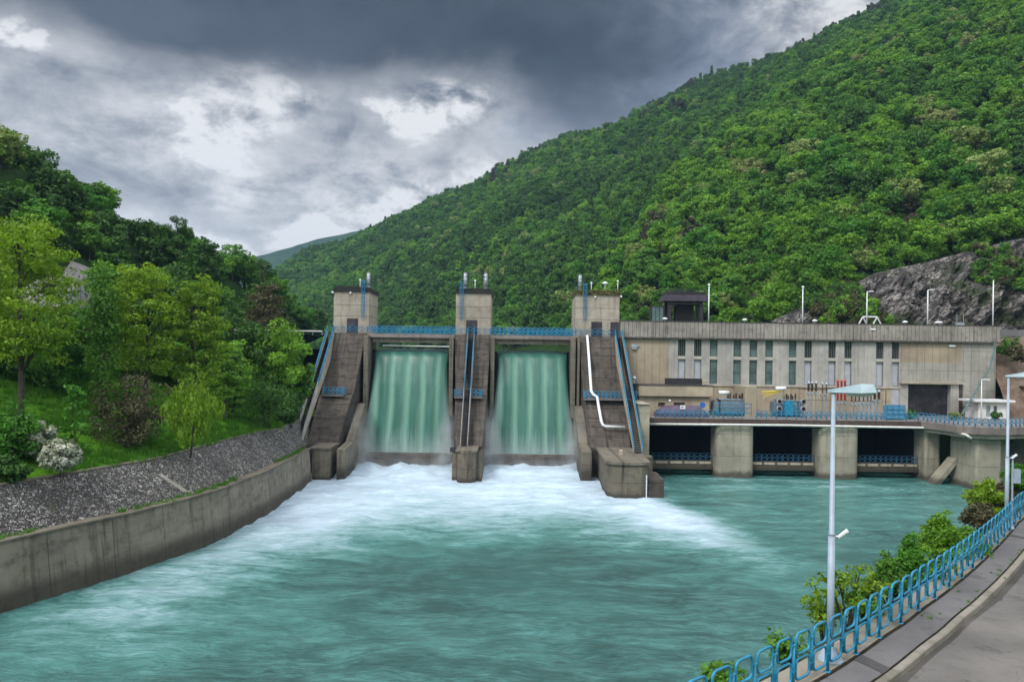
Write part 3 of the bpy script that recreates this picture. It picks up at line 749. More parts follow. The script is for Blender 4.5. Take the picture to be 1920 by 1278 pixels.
def tower(parent, x0, x1, y0, y1, doors, ladder_x, mossy, cyl, lamps):
    zt = 26.55
    tw = MB(); tw.box(x0, x1, y0, y1, ZC-.3, zt); b_ = tw.build('tower', M['conc_tower'], parent, bevel=.05)
    rf = MB(); rf.box(x0-.12, x1+.12, y0-.14, y1+.12, zt+.003, zt+.62); rf.box(x0+.25, x1-.25, y0+.2, y1-.3, zt+.62, zt+.85)
    roof = rf.build('roof', M['mossroof' if mossy else 'blackroof'], parent)
    if mossy:
        mm = np.random.default_rng(5); m = MB()
        for i in range(330):
            x = mm.uniform(x0-.2, x1+.2); z = zt+.6+mm.normal(0,.12); y = y0-.16+mm.uniform(-.06,.5); s = mm.uniform(.06,.2)
            a = mm.uniform(0,6.3); m.add([(x-s*math.cos(a),y,z-s*math.sin(a)),(x,y-s*.4,z-s*.5),(x+s*math.cos(a),y,z+s*math.sin(a)),(x,y+s,z+s*.6)], [(0,1,2,3)])
        m.build('moss_fringe', M['moss'], roof)
    for (a, c) in doors:
        d = MB(); d.box(a-.1, c+.1, y0-.05, y0+.02, ZC+.003, ZC+2.32); fr_ = d.build('door_frame', M['doorbrown'], parent)
        d = MB(); d.box(a, c, y0-.075, y0-.05, ZC+.01, ZC+2.2); d.box(a+.04,(a+c)/2-.02,y0-.085,y0-.075,ZC+.1,ZC+2.1); d.box((a+c)/2+.02,c-.04,y0-.085,y0-.075,ZC+.1,ZC+2.1)
        d.build('door', M['dooriron'], fr_)
    m = MB(); lx = ladder_x; yy = y0-.28                                  # caged cat ladder
    for s_ in (-.22,.22): m.tube([(lx+s_,yy,ZC+2.3),(lx+s_,yy,zt+1.9)], .04, 5)
    z = ZC+2.4
    while z < zt+1.8: m.tube([(lx-.22,yy,z),(lx+.22,yy,z)], .028, 4); z += .32
    for z in np.arange(ZC+3.2, zt+1.8, .8):
        m.tube([(lx+.36*math.cos(a), yy-.05-.36*math.sin(a), z) for a in np.linspace(0, math.pi, 8)], .025, 4)
    for a in (.5,1.57,2.64): m.tube([(lx+.36*math.cos(a), yy-.05-.36*math.sin(a), ZC+3.2),(lx+.36*math.cos(a), yy-.05-.36*math.sin(a), zt+1.8)], .022, 4)
    m.build('ladder', M['blue_far'], parent)
    for (cx, hh) in cyl:
        m = MB(); m.lathe((cx, y0+1.6, zt+.85), [(.3,0),(.3,hh*.93),(.24,hh*.94),(.24,hh)], 12); m.lathe((cx,y0+1.6,zt+.85),[(.42,0),(.42,.12),(.3,.13)],12)
        c_ = m.build('hoist_cylinder', M['greymetal'], parent, True)
        m = MB()
        for ddx in (-.5,.5): m.tube([(cx+ddx,y0+1.3,zt+.85),(cx+ddx,y0+1.3,zt+.95+hh)], .035, 4)
        for zz in np.linspace(.6,hh,4): m.tube([(cx-.5,y0+1.3,zt+.85+zz),(cx+.5,y0+1.3,zt+.85+zz)], .025, 4)
        m.build('service_frame', M['darkmetal'], parent)
    if len(cyl) > 1:
        m = MB(); 
        for zz in (2.0,2.5): m.tube([(cyl[0][0],y0+1.3,zt+.85+zz),(cyl[1][0],y0+1.3,zt+.85+zz)], .03, 4)
        for q in (.3,.55,.8):
            xx = cyl[0][0]+(cyl[1][0]-cyl[0][0])*q; m.tube([(xx,y0+1.3,zt+.85),(xx,y0+1.3,zt+.85+2.6)], .025, 4)
        m.build('service_frame', M['darkmetal'], parent)
    for (lx_, lh_, mush) in lamps:
        m = MB(); zz = zt+.63; m.tube([(lx_,y0+.25,zz-.05),(lx_,y0+.25,zz+lh_)], .05, 6)
        if mush: m.lathe((lx_,y0+.25,zz+lh_),[(.07,-.25),(.2,-.2),(.5,-.02),(.42,.1),(.12,.24)],14)
        else: m.lathe((lx_,y0+.25,zz+lh_),[(.06,-.02),(.17,.06),(.17,.2),(.08,.3)],10)
        m.build('roof_lamp', M['white'], parent, True)
    return b_
M['moss'] = foliage('moss tufts', (.05,.045,.008), (.12,.11,.02), .1, .6)

def pier(name, label, xl, xr, tl, tr, dx_low, stair, towerargs, nose, rails, plat, straight=False):
    root = thing(name, label, 'pier', ((xl+xr)/2, 108, -1))
    prof = [(125,-2),(125,ZC),(116,ZC),(110.6,ZL),(109.8,ZL),(102.9,4.35),(102.9,-2)]
    dl, dr = dx_low
    L_ = [xl, xl, xl, xl+dl*.6, xl+dl*.6, xl+dl, xl+dl]; R_ = [xr, xr, xr, xr-dr*.6, xr-dr*.6, xr-dr, xr-dr]
    m = MB(); m.xprism(prof, L_, R_); m.build('pier_body', M['conc_dark'], root, bevel=.04)
    x0, x1, ya, za, yb, zb = stair
    stair_flight(root, x0, x1, ya, za, yb, zb, rails, M['conc'])
    tower(root, tl, tr, 117, 124.6, *towerargs)
    nose(root)
    (pa, pb, py0, py1) = plat
    m = MB(); m.box(pa, pb, py0, py1, ZL-.18, ZL-.004); p_ = m.build('landing', M['slab'], root)
    railing([(pa,py1,ZL),(pa,py0+.05,ZL),(pb,py0+.05,ZL),(pb,py1,ZL)], '', '', M['blue_far'], .62, 1.15, .04, 2, 5, False, p_)
    for xx in (pa, pb): MB().box(xx-.02, xx+.02, py0+.1, py1-.3, ZL+.1, ZL+1.1).build('side_screen', M['bluemesh'], p_)
    # guard rail in front of the tower at crest level
    railing([(tl,116.15,ZC),(tr,116.15,ZC)], '', '', M['blue_far'], .8, 1.15, .028, 2, 4, False, root)
    return root
def guide(root, x0, x1):
    m = MB(); m.box(x0, x1, 113.9, 117.2, 7.5, 19.75); m.build('gate_guide', M['conc_side'], root, bevel=.03)

def nose_left(root):
    m = MB(); pts = []
    for k in range(7):                                        # ribbed cylindrical front
        a = math.pi*(1+k/6); pts.append((-25.0+1.2*math.cos(a), 98.6+1.0*math.sin(a)*.8, -2))
    pts = pts + [(-23.8,103,-2),(-26.2,103,-2)]
    m.prism(pts, None, (0,0,6.35)); m.build('nose', M['conc_nose'], root)
    m = MB(); m.box(-26.35,-23.65,97.6,103.2,4.36,4.55); m.build('nose_cap', M['conc_side'], root)
    m = MB(); m.xprism([(125,-2),(125,9.4),(112,9.4),(104,4.6),(98.9,4.2),(98.9,-2)], -23.05, -21.95); m.build('training_wall', M['conc_side'], root, bevel=.05)
    guide(root, -22.66, -21.98)
pl = pier('spillway_pier', 'dark stained concrete pier with gate tower next to the wooded left bank', -28.2, -22.7, -28.05, -22.5, (0,1.2),
     (-28.75,-27.6,116,ZC,98.1,4.5), ([(-25.85,-24.3)], -23.4, False, [(-22.95,2.4)], [(-24.0,1.1,False)]), nose_left,
     [(0,.52,M['blue_far']),(.53,1,M['greymetal'])], (-27.55,-24.6,108.9,110.4))
def nose_mid(root):
    m = MB(); m.prism([(-7.15,99.2,-2),(-7.0,98.2,-2),(-6.4,97.7,-2),(-5.2,97.7,-2),(-4.6,98.2,-2),(-4.45,99.2,-2),(-4.45,103,-2),(-7.15,103,-2)], None, (0,0,6.2)); m.build('nose', M['conc_nose'], root, bevel=.05)
    m = MB(); m.box(-7.25,-4.35,97.8,103.2,4.21,4.45); m.build('nose_cap', M['conc_side'], root)
    m = MB(); m.box(-7.75,-7.16,99.0,112,-2,4.0); m.box(-4.44,-3.8,99.0,112,-2,4.0); m.build('pier_flank', M['conc_nose'], root)
    m = MB(); m.box(-8.05,-7.2,98.9,99.6,4.05,4.6); m.tube([(-7.4,98.8,4.5),(-7.4,98.8,5.8)],.08,6); m.build('mooring_bracket', M['darkmetal'], root)
    guide(root, -9.6, -8.97); guide(root, -3.3, -2.7)
pm = pier('spillway_pier', 'narrow middle concrete pier with gate tower between the two water sheets', -8.95, -3.32, -8.9, -3.4, (1.15,.6),
     (-6.95,-5.85,116,ZC,101.7,4.5), ([(-7.15,-5.6)], -8.0, False, [(-7.55,2.6),(-4.35,2.6)], [(-5.95,1.25,False)]), nose_mid,
     [(0,.56,M['blue_far']),(.57,1,M['greymetal'])], (-8.35,-4.3,108.6,110.2))
def nose_right(root):
    zt_ = 4.4
    m = MB(); m.prism([(12.0,103,-2),(11.7,95,-2),(11.6,90,-2),(12.3,88.6,-2),(15.6,88.4,-2),(16.4,89.2,-2),(16.6,96,-2),(17.2,103,-2)], None, (0,0,2+zt_-.25)); m.build('nose', M['conc_nose'], root, bevel=.08)
    m = MB(); m.prism([(11.7,103,zt_-.246),(11.5,95,zt_-.246),(11.35,89.8,zt_-.246),(12.2,88.35,zt_-.246),(15.75,88.15,zt_-.246),(16.7,89.1,zt_-.246),(16.9,96,zt_-.246),(17.6,103,zt_-.246)], None, (0,0,.32)); m.build('nose_cap', M['conc_side'], root)
    m = MB(); m.prism([(16.45,89.4,-2),(18.4,89.3,-2),(18.6,95,-2),(16.65,95,-2)], None, (0,0,4.4)); m.build('low_block', M['conc_dark'], root, bevel=.06)
    m = MB(); m.lathe((17.35,95.6,-2),[(.85,0),(.85,6.2),(.7,6.4)],16); m.build('round_pile', M['conc_nose'], root, True)
    m = MB(); m.box(17.45,18.75,101.2,112,-2,ZL-.25); m.box(17.3,18.9,101.0,112,ZL-.246,ZL-.19); m.build('stair_abutment', M['conc_light'], root)
    m = MB(); m.box(15.85,16.3,88.96,89.0,-.5,2.9); gb = m.build('gauge_board', M['white'], root)
    m = MB()
    for k in range(14): m.box(15.9,16.08 if k%2 else 16.2,88.945,88.957,-.3+k*.22,-.3+k*.22+.09)
    m.build('gauge_marks', M['darkmetal'], gb)
    m = MB(); m.xprism([(125,-2),(125,9.4),(112,9.4),(104,4.6),(100,4.2),(100,-2)], 9.5, 10.9); m.build('training_wall', M['conc_side'], root, bevel=.05)
    m = MB(); m.lathe((14.1,95.3,4.47),[(.3,0),(.3,.5),(.2,.62)],10); m.build('mooring_bollard', M['conc'], root)
    guide(root, 9.0, 9.7); guide(root, 9.98, 10.35)
pr = pier('spillway_pier', 'dark concrete pier with moss topped tower beside the power station', 10.4, 16.7, 9.85, 16.75, (.5,.1),
     (15.9,17.15,116,ZC,96.6,4.5), ([(12.45,13.95),(15.45,16.55)], 11.3, True, [(10.65,2.5)], [(12.3,1.15,False),(14.45,1.3,True),(16.45,1.5,False)]), nose_right,
     [(0,.5,M['blue_far']),(.51,1,M['blue_far'])], (10.6,18.2,108.3,110))
for (x, z, root) in ((-28.2,26.35,pl),(-25.4,26.3,pl),(12.9,26.2,pr),(16.95,26.3,pr)):
    m = MB(); m.lathe((x,116.8,z),[(.05,-.08),(.17,0),(.17,.16),(.06,.24)],10); m.build('bulkhead_lamp', M['white'], root)

# white service pipe stepping down the right pier
m = MB()
pp = [W(1101,629,115.7), W(1103.5,660,113.6), W(1108.5,733,108.1), W(1112,739,107.9), W(1119.5,744,107.9), W(1123,765,106.4), W(1127.5,789,105.0), W(1130,796,104.7), W(1136,799,104.7), W(1172,800.5,104.7)]
m.tube(pp, .2, 10); o = m.build('drain_pipe', M['white'], None, True); tag(o, 'white pipe stepping down the dark face of the right pier', 'pipe')
for p in (pp[1].lerp(pp[2],.3), pp[1].lerp(pp[2],.75), pp[5].lerp(pp[6],.4)): MB().cbox((p.x,p.y+.25,p.z-.1),.7,.5,.16).build('pipe_bracket', M['darkmetal'], o)

# ------------------------------------------------------------------ crest bridges, gates' water, sills
for i, (a, c, lab, side) in enumerate(((-22.5,-8.9,'crest footbridge with blue railing above the left water sheet','left'),(-3.4,9.85,'crest footbridge with blue railing above the right water sheet','right'))):
    r_ = thing('crest_bridge', lab, 'bridge', ((a+c)/2,118,ZC))
    m = MB(); m.box(a, c, 115.7, 121.5, 19.5, ZC-.03); m.build('deck', M['slab'], r_)
    m = MB(); m.box(a+.75, c-.75, 116.2, 117.0, 18.75, 19.497); m.build('edge_beam', M['conc_side'], r_)
    railing([(a,115.85,ZC-.03),(c,115.85,ZC-.03)], '', '', M['blue_far'], .72, 1.2, .052, 3, 5, False, r_)
    railing([(a,121.3,ZC-.03),(c,121.3,ZC-.03)], '', '', M['blue_far'], .72, 1.2, .045, 2, 4, False, r_)
    xa, xb = (-21.9,-9.55) if i == 0 else (-2.75, 9.05)
    prof = [(122,17.82),(119.5,17.78),(118.2,17.66),(117.4,17.42),(116.9,17.05),(116.5,16.5),(116.1,15.6),(115.6,14.2),(115.0,12.4),(114.4,10.3),(113.8,8.2),(113.2,6.0),(112.7,4.0),(112.3,2.2),(112.1,1.0)]
    NX = 90; yy = np.array([p[0] for p in prof]); zz = np.array([p[1] for p in prof]); ss = np.concatenate([[0], np.cumsum(np.hypot(np.diff(yy), np.diff(zz)))]); s2 = np.linspace(0, ss[-1], 60)
    yy = np.interp(s2, ss, yy); zz = np.interp(s2, ss, zz); dwn = np.clip((s2-2.2)/(ss[-1]-2.2), 0, 1)
    A, D = np.meshgrid(np.linspace(0,1,NX), dwn); YY_ = np.repeat(yy[:,None], NX, 1); ZZ_ = np.repeat(zz[:,None], NX, 1)
    XX_ = xa + (xb-xa)*A
    pinch = (np.abs(A-.5)*2)**6
    XX_ = XX_ + (.5-A)*pinch*1.1*np.clip(1-abs(D-.25)*2.2,0,1) + (A-.5)*2*pinch*.55*sstep(.5,1,D)   # draws in below the lip, spreads at the foot
    YY_ = YY_ + (.22*fbm(XX_*.9, ZZ_*.15, 4, 60+i) - .14*np.cos((A*5.2)*2*math.pi-.4))*sstep(.06,.5,D) + pinch*.5*sstep(.02,.2,D)
    ZZ_ = ZZ_ - .35*pinch*(1-sstep(.0,.25,D))
    idx = np.arange(NX*60).reshape(60,NX); f = np.stack([idx[:-1,:-1], idx[:-1,1:], idx[1:,1:], idx[1:,:-1]], -1).reshape(-1,4)
    org = np.array([(xa+xb)/2, 112, 0])
    o = obj('waterfall', np_mesh('waterfall', np.stack([XX_.ravel(),YY_.ravel(),ZZ_.ravel()],-1)-org, f, M['fall'], smooth=True, attrs={'across':A.ravel(),'down':D.ravel()}), loc=org)
    tag(o, ('green sheet of water pouring between the left pier and the middle pier','green sheet of water pouring between the middle pier and the mossy right pier')[i], 'waterfall')
    g_ = MB(); g_.box(xa-.4, xb+.4, 118.4, 119.2, -2, 17.3); g_ = g_.build('spillway_gate', M['darkmetal'], None); tag(g_, ('dark steel gate hidden behind the left water sheet','dark steel gate hidden behind the right water sheet')[i], 'gate')
    m = MB(); m.box((-21.95,-3.8)[i], (-7.75, 9.5)[i], 108.7, 110.2, -2, 2.45); o = m.build('end_sill', M['conc_dark'], None, bevel=.08); tag(o, ('dark wet concrete sill under the left water sheet','dark wet concrete sill under the right water sheet')[i], 'sill')
m = MB(); m.tube([(-22,127,18.35),(-9,127,18.3)], .09, 6); o = m.build('float_line', M['white'], None); tag(o, 'thin white float line seen over the left water lip', 'float line')
m = MB(); c_ = W(985,646,120); m.box(c_.x-.55,c_.x+.5,120,120.08,c_.z-.42,c_.z+.4); o = m.build('notice_board', M['white'], None); tag(o, 'small white notice board under the right crest footbridge', 'sign')
m = MB()
for k in range(3): m.box(c_.x-.42,c_.x+.38,119.985,119.997,c_.z-.27+k*.2,c_.z-.2+k*.2)
m.build('notice_lines', M['darkmetal'], o)
# ------------------------------------------------------------------ power station
YF = 117.0
PX = lambda px, py=690, Y=YF: wx(px, py, Y)
PZ = lambda px, py, Y=YF: wz(px, py, Y)
ZD = 8.4
ph = thing('power_station', 'long concrete power station hall with ribbed parapet and tall narrow windows', 'power station', (46,YF,ZD))
def wall_holes(mb, x0, x1, z0, z1, y, depth, holes):
    xs_ = sorted({x0, x1, *[h[0] for h in holes], *[h[1] for h in holes]}); zs_ = sorted({z0, z1, *[h[2] for h in holes], *[h[3] for h in holes]})
    for i in range(len(xs_)-1):
        for j in range(len(zs_)-1):
            cx, cz = (xs_[i]+xs_[i+1])/2, (zs_[j]+zs_[j+1])/2
            if any(h[0] < cx < h[1] and h[2] < cz < h[3] for h in holes): continue
            mb.add([(xs_[i],y,zs_[j]),(xs_[i+1],y,zs_[j]),(xs_[i+1],y,zs_[j+1]),(xs_[i],y,zs_[j+1])], [(0,1,2,3)])
    for a, b_, c, d_ in holes:
        mb.add([(a,y,c),(b_,y,c),(b_,y,d_),(a,y,d_),(a,y+depth,c),(b_,y+depth,c),(b_,y+depth,d_),(a,y+depth,d_)], [(0,4,5,1),(1,5,6,2),(2,6,7,3),(3,7,4,0)])
wp = [(1271,1285),(1301,1315),(1330.5,1345),(1375,1389.5),(1405,1419.5),(1434.5,1449),(1479,1493),(1508,1522),(1553,1567),(1583,1597),(1642.5,1656.5),(1672,1686)]
ZU0, ZU1, ZW0, ZW1 = 17.25, 19.9, 12.95, 16.7
hol = []
for a, c in wp:
    hol += [(PX(a),PX(c),ZU0,ZU1), (PX(a),PX(c),ZW0,ZW1)]
zones = [(17.0,PX(1255),'fac_tan'),(PX(1255),PX(1687),'fac_grey'),(PX(1687),PX(1803),'fac_tan'),(PX(1803),75.8,'fac_blue')]
GX0, GX1, GZ = PX(1703,720), PX(1783,720), 13.3
for i, (a, c, mt) in enumerate(zones):
    m = MB()
    if i == 1:
        wall_holes(m, a, c, 12.75, 20.0, YF, .42, hol)
    elif i == 2:
        wall_holes(m, a, c, 16.7, 20.0, YF, .4, [])
    elif i == 3: m.box(a, c, YF, YF+.4, 8.2, 20.0)
    else: wall_holes(m, a, c, 8.2, 20.0, YF, .4, [])
    m.build('wall', M[mt], ph)
    if i == 2:
        m = MB(); wall_holes(m, a, c, 13.75, 16.7, YF+.002, .4, []); m.build('wall', M['fac_blue'], ph)
        m = MB(); wall_holes(m, a, c, 8.2, 13.75, YF+.004, 5.0, [(GX0,GX1,8.25,GZ)]); m.build('wall', M['fac_grey'], ph)
# lower band with tan panels
lowx = [1255,1330,1347,1398,1420,1468,1510,1556,1612,1642,1657,1672,1687]
for k in range(len(lowx)-1):
    a, c = PX(lowx[k]), PX(lowx[k+1]); m = MB(); m.box(a+.015, c-.015, YF+.03+.02*(k%2), YF+.4, 8.2, 12.6)
    mt = {0:'fac_tan',1:'fac_tan',2:'annex',3:'fac_grey',4:'annex',5:'fac_tan',6:'annex',7:'fac_tan',8:'fac_grey',9:'fac_tan',10:'annex',11:'blind'}[k]
    m.build('wall_panel', M[mt], ph)
m = MB(); m.box(PX(1255), PX(1687), YF-.12, YF+.5, 12.6, 12.747); m.build('string_course', M['conc'], ph)
m = MB(); m.box(17.0, GX0-.6, YF+.45, 124.6, 8.0, 21.9); m.box(GX1+.6, 75.8, YF+.45, 124.6, 8.0, 21.9); m.box(GX0-.6, GX1+.6, YF+.45, 124.6, GZ+.6, 21.9); m.box(GX0-.6, GX1+.6, YF+5.1, 124.6, 8.0, GZ+.6); m.build('hall_body', M['conc'], ph)
m = MB(); m.box(17.0, 75.8, YF+.003, 124.6, 21.9, 22.05); m.build('roof', M['blackroof'], ph)
# windows
for i, (a, c) in enumerate(wp):
    for lvl, (z0, z1) in enumerate(((ZU0,ZU1),(ZW0,ZW1))):
        xa, xc = PX(a), PX(c); dark = i in (0,1,7,8,9,10,11)
        fr_ = MB()
        for q in (xa+.003, xc-.063): fr_.box(q, q+.06, YF+.26, YF+.34, z0, z1)
        fr_.box(xa+.064, xc-.064, YF+.26, YF+.34, z0+.003, z0+.07); fr_.box(xa+.064, xc-.064, YF+.26, YF+.34, z1-.07, z1-.003)
        if not (dark and lvl): fr_.box(xa+.064, xc-.064, YF+.27, YF+.335, z0+(z1-z0)*.5-.03, z0+(z1-z0)*.5+.03) if not dark else None
        if dark and lvl == 0:
            for k in range(1,4): q = xa+(xc-xa)*k/4; fr_.box(q-.035, q+.035, YF+.2, YF+.3, z0+.07, z1-.07)
        win = fr_.build('window', M['frame'], ph)
        pn = MB(); pn.box(xa+.002, xc-.002, YF+.345, YF+.4, z0+.002, z1-.002)
        pn.build('pane', M['blind' if (dark and lvl) else 'glass_dark' if dark else 'glass'], win)
    sp_m = MB(); sp_m.box(PX(a)-.04, PX(c)+.04, YF-.06, YF+.1, ZW1+.1, ZU0-.08); sp_m.build('sill', M['spandrel'], ph)
# ribbed parapet
m = MB(); x = 16.9; pw = .604
while x < 75.9:
    m.box(x+.03, min(x+pw-.03, 76.0), YF-.62, YF-.35, 20.12+.02*math.sin(x*7), 22.5); x += pw
m.build('parapet', M['parapet'], ph)
m = MB(); m.box(16.85, 76.0, YF-.5, YF, 20.0, 22.4); m.build('parapet_back', M['parapet'], ph)
m = MB(); m.box(16.8, 76.05, YF-.66, YF+.1, 22.503, 22.66); m.build('coping', M['parapet_top'], ph)
m = MB(); m.box(16.9, 75.95, YF-.56, YF-.02, 19.86, 19.997); m.build('drip_band', M['parapet_top'], ph)
# goods door and canopy
m = MB(); m.box(PX(1686,716), PX(1804,716), YF-.55, YF-.003, 13.42, 13.72); m.build('canopy', M['conc'], ph)
m = MB(); m.box(GX0-.1, GX1+.1, YF+.9, YF+1.0, 8.2, GZ+.2); dr = m.build('goods_door', M['dooriron'], ph)
m = MB()
for k in range(1,4): q = GX0+(GX1-GX0)*k/4; m.box(q-.05,q+.05,YF+.86,YF+.9,8.3,GZ)
for z in (9.6,10.9,12.1): m.box(GX0,GX1,YF+.865,YF+.895,z-.04,z+.04)
m.build('door_rib', M['darkmetal'], dr)
m = MB(); m.box(PX(1798,740),PX(1804,740),YF-.1,YF+.02,8.4,13.4); m.build('pilaster', M['doorbrown'], ph)
for px, py, mt in ((1784,648,'white'),(1192,648,'greymetal')):
    p = W(px,py,YF); m = MB(); m.box(p.x-.5,p.x+.5,YF-.25,YF-.003,p.z-.14,p.z+.14); m.build('wall_lamp', M[mt], ph)
m = MB(); p = W(1189,650,YF); m.lathe((p.x,YF-.2,p.z-.4),[(.42,0),(.5,.4),(.42,.8)],14,1,.35); m.build('wall_fan', M['greymetal'], ph)
m = MB(); p = W(1637,617,116.3); m.box(p.x-.4,p.x+.4,YF-.75,YF-.625,p.z-.12,p.z+.12); m.build('wall_lamp', M['white'], ph)

# roof things
for px, lab in ((1246,'white roof floodlight on the parapet in front of the roof crane'),(1395,'white roof floodlight on the parapet between the two leftmost roof poles'),(1526,'low white roof lamp on the parapet right of the second roof pole'),(1695,'white roof floodlight on the parapet right of the trestle'),(1758,'broad white roof floodlight right of the fourth roof pole')):
    p = W(px, 606+(px-1246)*.012, 117.5); o = MB()
    o.tube([(p.x,117.2,22.05),(p.x,117.2,22.9)],.05,6); o.lathe((p.x,117.2,22.88),[(.12,0),(.32,.06),(.34,.22),(.15,.36)],12,1.2 if px!=1758 else 1.9,1)
    tag(o.build('roof_floodlight', M['white'], None, True), lab, 'floodlight', 'floodlights on the power station roof')
for i, (px, top, hd) in enumerate(((1328.5,536,0),(1504.5,540,0),(1625,547,1),(1739,544,1),(1861.5,528,2))):
    Y = 119.0; p = W(px, 606, Y); zt = wz(px, top, Y)
    lab = ('slim white roof pole just right of the dark roof crane','slim white roof pole left of the trestle with plain round top','short white roof lamp rising behind the white trestle','white roof lamp with short arm between trestle and building end','tallest bare white roof pole at the right end of the power station')[i]
    r_ = thing('roof_pole', lab, 'pole', (p.x,Y,22.05), 'poles on the power station roof')
    m = MB(); m.tube([(p.x,Y,22.05),(p.x,Y,zt)], [.11,.075], 8); m.build('pole', M['white'], r_, True)
    m = MB()
    if hd == 0: m.lathe((p.x,Y,zt),[(.08,0),(.2,.08),(.2,.25),(.08,.34)],10)
    elif hd == 1: m.tube([(p.x,Y,zt),(p.x+.5,Y-.2,zt+.1)],.06,6); m.cbox((p.x+.6,Y-.22,zt+.02),.55,.3,.14)
    else: m.lathe((p.x,Y,zt),[(.08,0),(.1,.06),(.03,.3)],8)
    m.build('lamp_head' if hd < 2 else 'pole_cap', M['white'], r_)
Y = 119.5; a0, a1 = wx(1607,607,Y), wx(1655,607,Y); zt = wz(1631,594,Y)
m = MB(); m.tube([(a0+.9,Y,zt),(a1-.9,Y,zt)], .12, 6)
for x_, s_ in ((a0+.9,1),(a1-.9,1)):
    for q in (-1,1): m.tube([(x_,Y,zt),(x_+q*1.0,Y,22.05)], .1, 6)
tag(m.build('lifting_trestle', M['white'], None), 'white A-frame lifting trestle standing on the power station roof', 'trestle')
# dark gantry crane on the roof
Y = 121.5; x0, x1 = wx(1240,600,Y), wx(1322,600,Y); zr0, zr1 = wz(1280,566,Y), wz(1280,548,Y)
r_ = thing('gantry_crane', 'dark purple gantry crane with roofed hoist house on the power station roof', 'crane', ((x0+x1)/2,Y,22.05))
m = MB()
for x_ in (x0+1.0, x1-1.0):
    for y_ in (Y-1.2, Y+1.2): m.box(x_-.28, x_+.28, y_-.25, y_+.25, 22.05, zr0)
m.box(x0+.8, x1-.8, Y-1.3, Y-1.0, zr0-.5, zr0-.003); m.box(x0+.8, x1-.8, Y+1.0, Y+1.3, zr0-.5, zr0-.003)
for x_ in (x0+1.0, x1-1.0): m.tube([(x_,Y-1.25,zr0-1.6),(x_+(1.1 if x_<(x0+x1)/2 else -1.1),Y-1.25,zr0-.4)],.12,6)
m.build('gantry_leg', M['darkmetal'], r_)
m = MB(); m.prism([(x0-.1,Y-2.2,zr0),(x1+.1,Y-2.2,zr0),(x1-.2,Y-2.0,zr0+1.0),(x0+.4,Y-2.0,zr0+1.0)], None, (0,4.2,0)); m.box(x0+.5,x1-.5,Y-1.6,Y+1.6,zr0+1.0,zr1+.003)
m.build('hoist_house', M['purple'], r_)
m = MB(); 
for k in range(7): q = x0+.5+(x1-x0-1.0)*k/6; m.tube([(q,Y-1.9,zr0+1.0),(q,Y-1.9,zr1+.25)],.05,5)
m.tube([(x0+.3,Y-1.9,zr1+.25),(x1-.3,Y-1.9,zr1+.25)],.05,5); m.tube([(x0+.3,Y-1.9,zr0+1.4),(x1-.3,Y-1.9,zr0+1.4)],.05,5); m.build('roof_rail', M['darkmetal'], r_)
m = MB(); m.box((x0+x1)/2-1.4,(x0+x1)/2+1.5,Y-.8,Y+.8,22.9,zr0-.6); m.build('winch', M['black'], r_)
m = MB(); xc = wx(1232,590,Y); m.box(xc-1.1,xc+.9,Y-1.1,Y+.9,22.2,wz(1232,574,Y)); cb = m.build('operator_cab', M['darkmetal'], r_)
m = MB()
for k in range(3): m.box(xc-1.0+k*.62,xc-.5+k*.62,Y-1.13,Y-1.103,22.7,wz(1232,577,Y)); 
m.build('cab_window', M['glass'], cb)
m = MB(); m.box(x0+.7,x1-.7,Y-1.5,Y+1.5,22.053,22.35); m.build('bogie', M['darkmetal'], r_)
# antenna posts
m = MB(); p = W(1800,600,118.5)
for q in (-.5,.55): m.tube([(p.x+q,118.5,22.05),(p.x+q,118.5,wz(1800,588,118.5))],.045,5)
m.tube([(p.x-.5,118.5,23.1),(p.x+.55,118.5,23.1)],.04,5); m.cbox((p.x,118.5,22.05),1.2,.5,1.0)
tag(m.build('vent_frame', M['greymetal'], None), 'small grey vent with two thin uprights near the right end of the roof', 'vent')
# roof-level road guard wall at far right
m = MB(); m.box(76.2,120,122,122.5,21.2,22.3); tag(m.build('guard_wall', M['walk'], None), 'grey guard wall along the upper road right of the power station roof', 'wall')

# annex
Y = 112.0; r_ = thing('annex_building', 'low tan annex with flat overhanging roof in front of the hall', 'annex', (24,114.5,ZD))
ax0, ax1 = wx(1199,760,Y), wx(1330,760,Y); zc0, zc1 = wz(1260,742,Y), wz(1260,723,Y)
m = MB(); wall_holes(m, ax0, ax1, 8.2, zc0, Y, .3, [(wx(1234,757,Y),wx(1247,757,Y),9.6,wz(1240,754,Y)),(wx(1263,757,Y),wx(1284,757,Y),9.6,wz(1270,754,Y))]); m.box(ax0,ax0+.2,Y+.003,116.9,8.2,zc0); m.box(ax1-.2,ax1,Y+.003,116.9,8.2,zc0); m.build('wall', M['annex'], r_)
m = MB(); m.box(ax0-.2,ax1+.3,Y-.5,116.85,zc0,zc1); rf = m.build('roof_fascia', M['annex'], r_)
m = MB(); m.box(ax0-.25,ax1+.35,Y-.56,116.86,zc1,zc1+.14); m.build('coping', M['parapet_top'], rf)
m = MB(); m.box(ax0-.22,ax1+.32,Y-.53,Y-.3,zc0-.1,zc0-.003); m.build('drip_edge', M['parapet_top'], rf)
for a, c in ((1234,1247),(1263,1284)):
    m = MB(); m.box(wx(a,757,Y),wx(c,757,Y),Y+.2,Y+.26,9.6,wz(1240,754,Y)); m.build('window', M['doorbrown'], r_)
m = MB(); p = W(1256,738,Y-.6); m.lathe((p.x,Y-.62,p.z-1.2),[(.08,0),(.2,.1),(.2,.24),(.08,.34)],10); m.build('bulkhead_lamp', M['white'], r_)
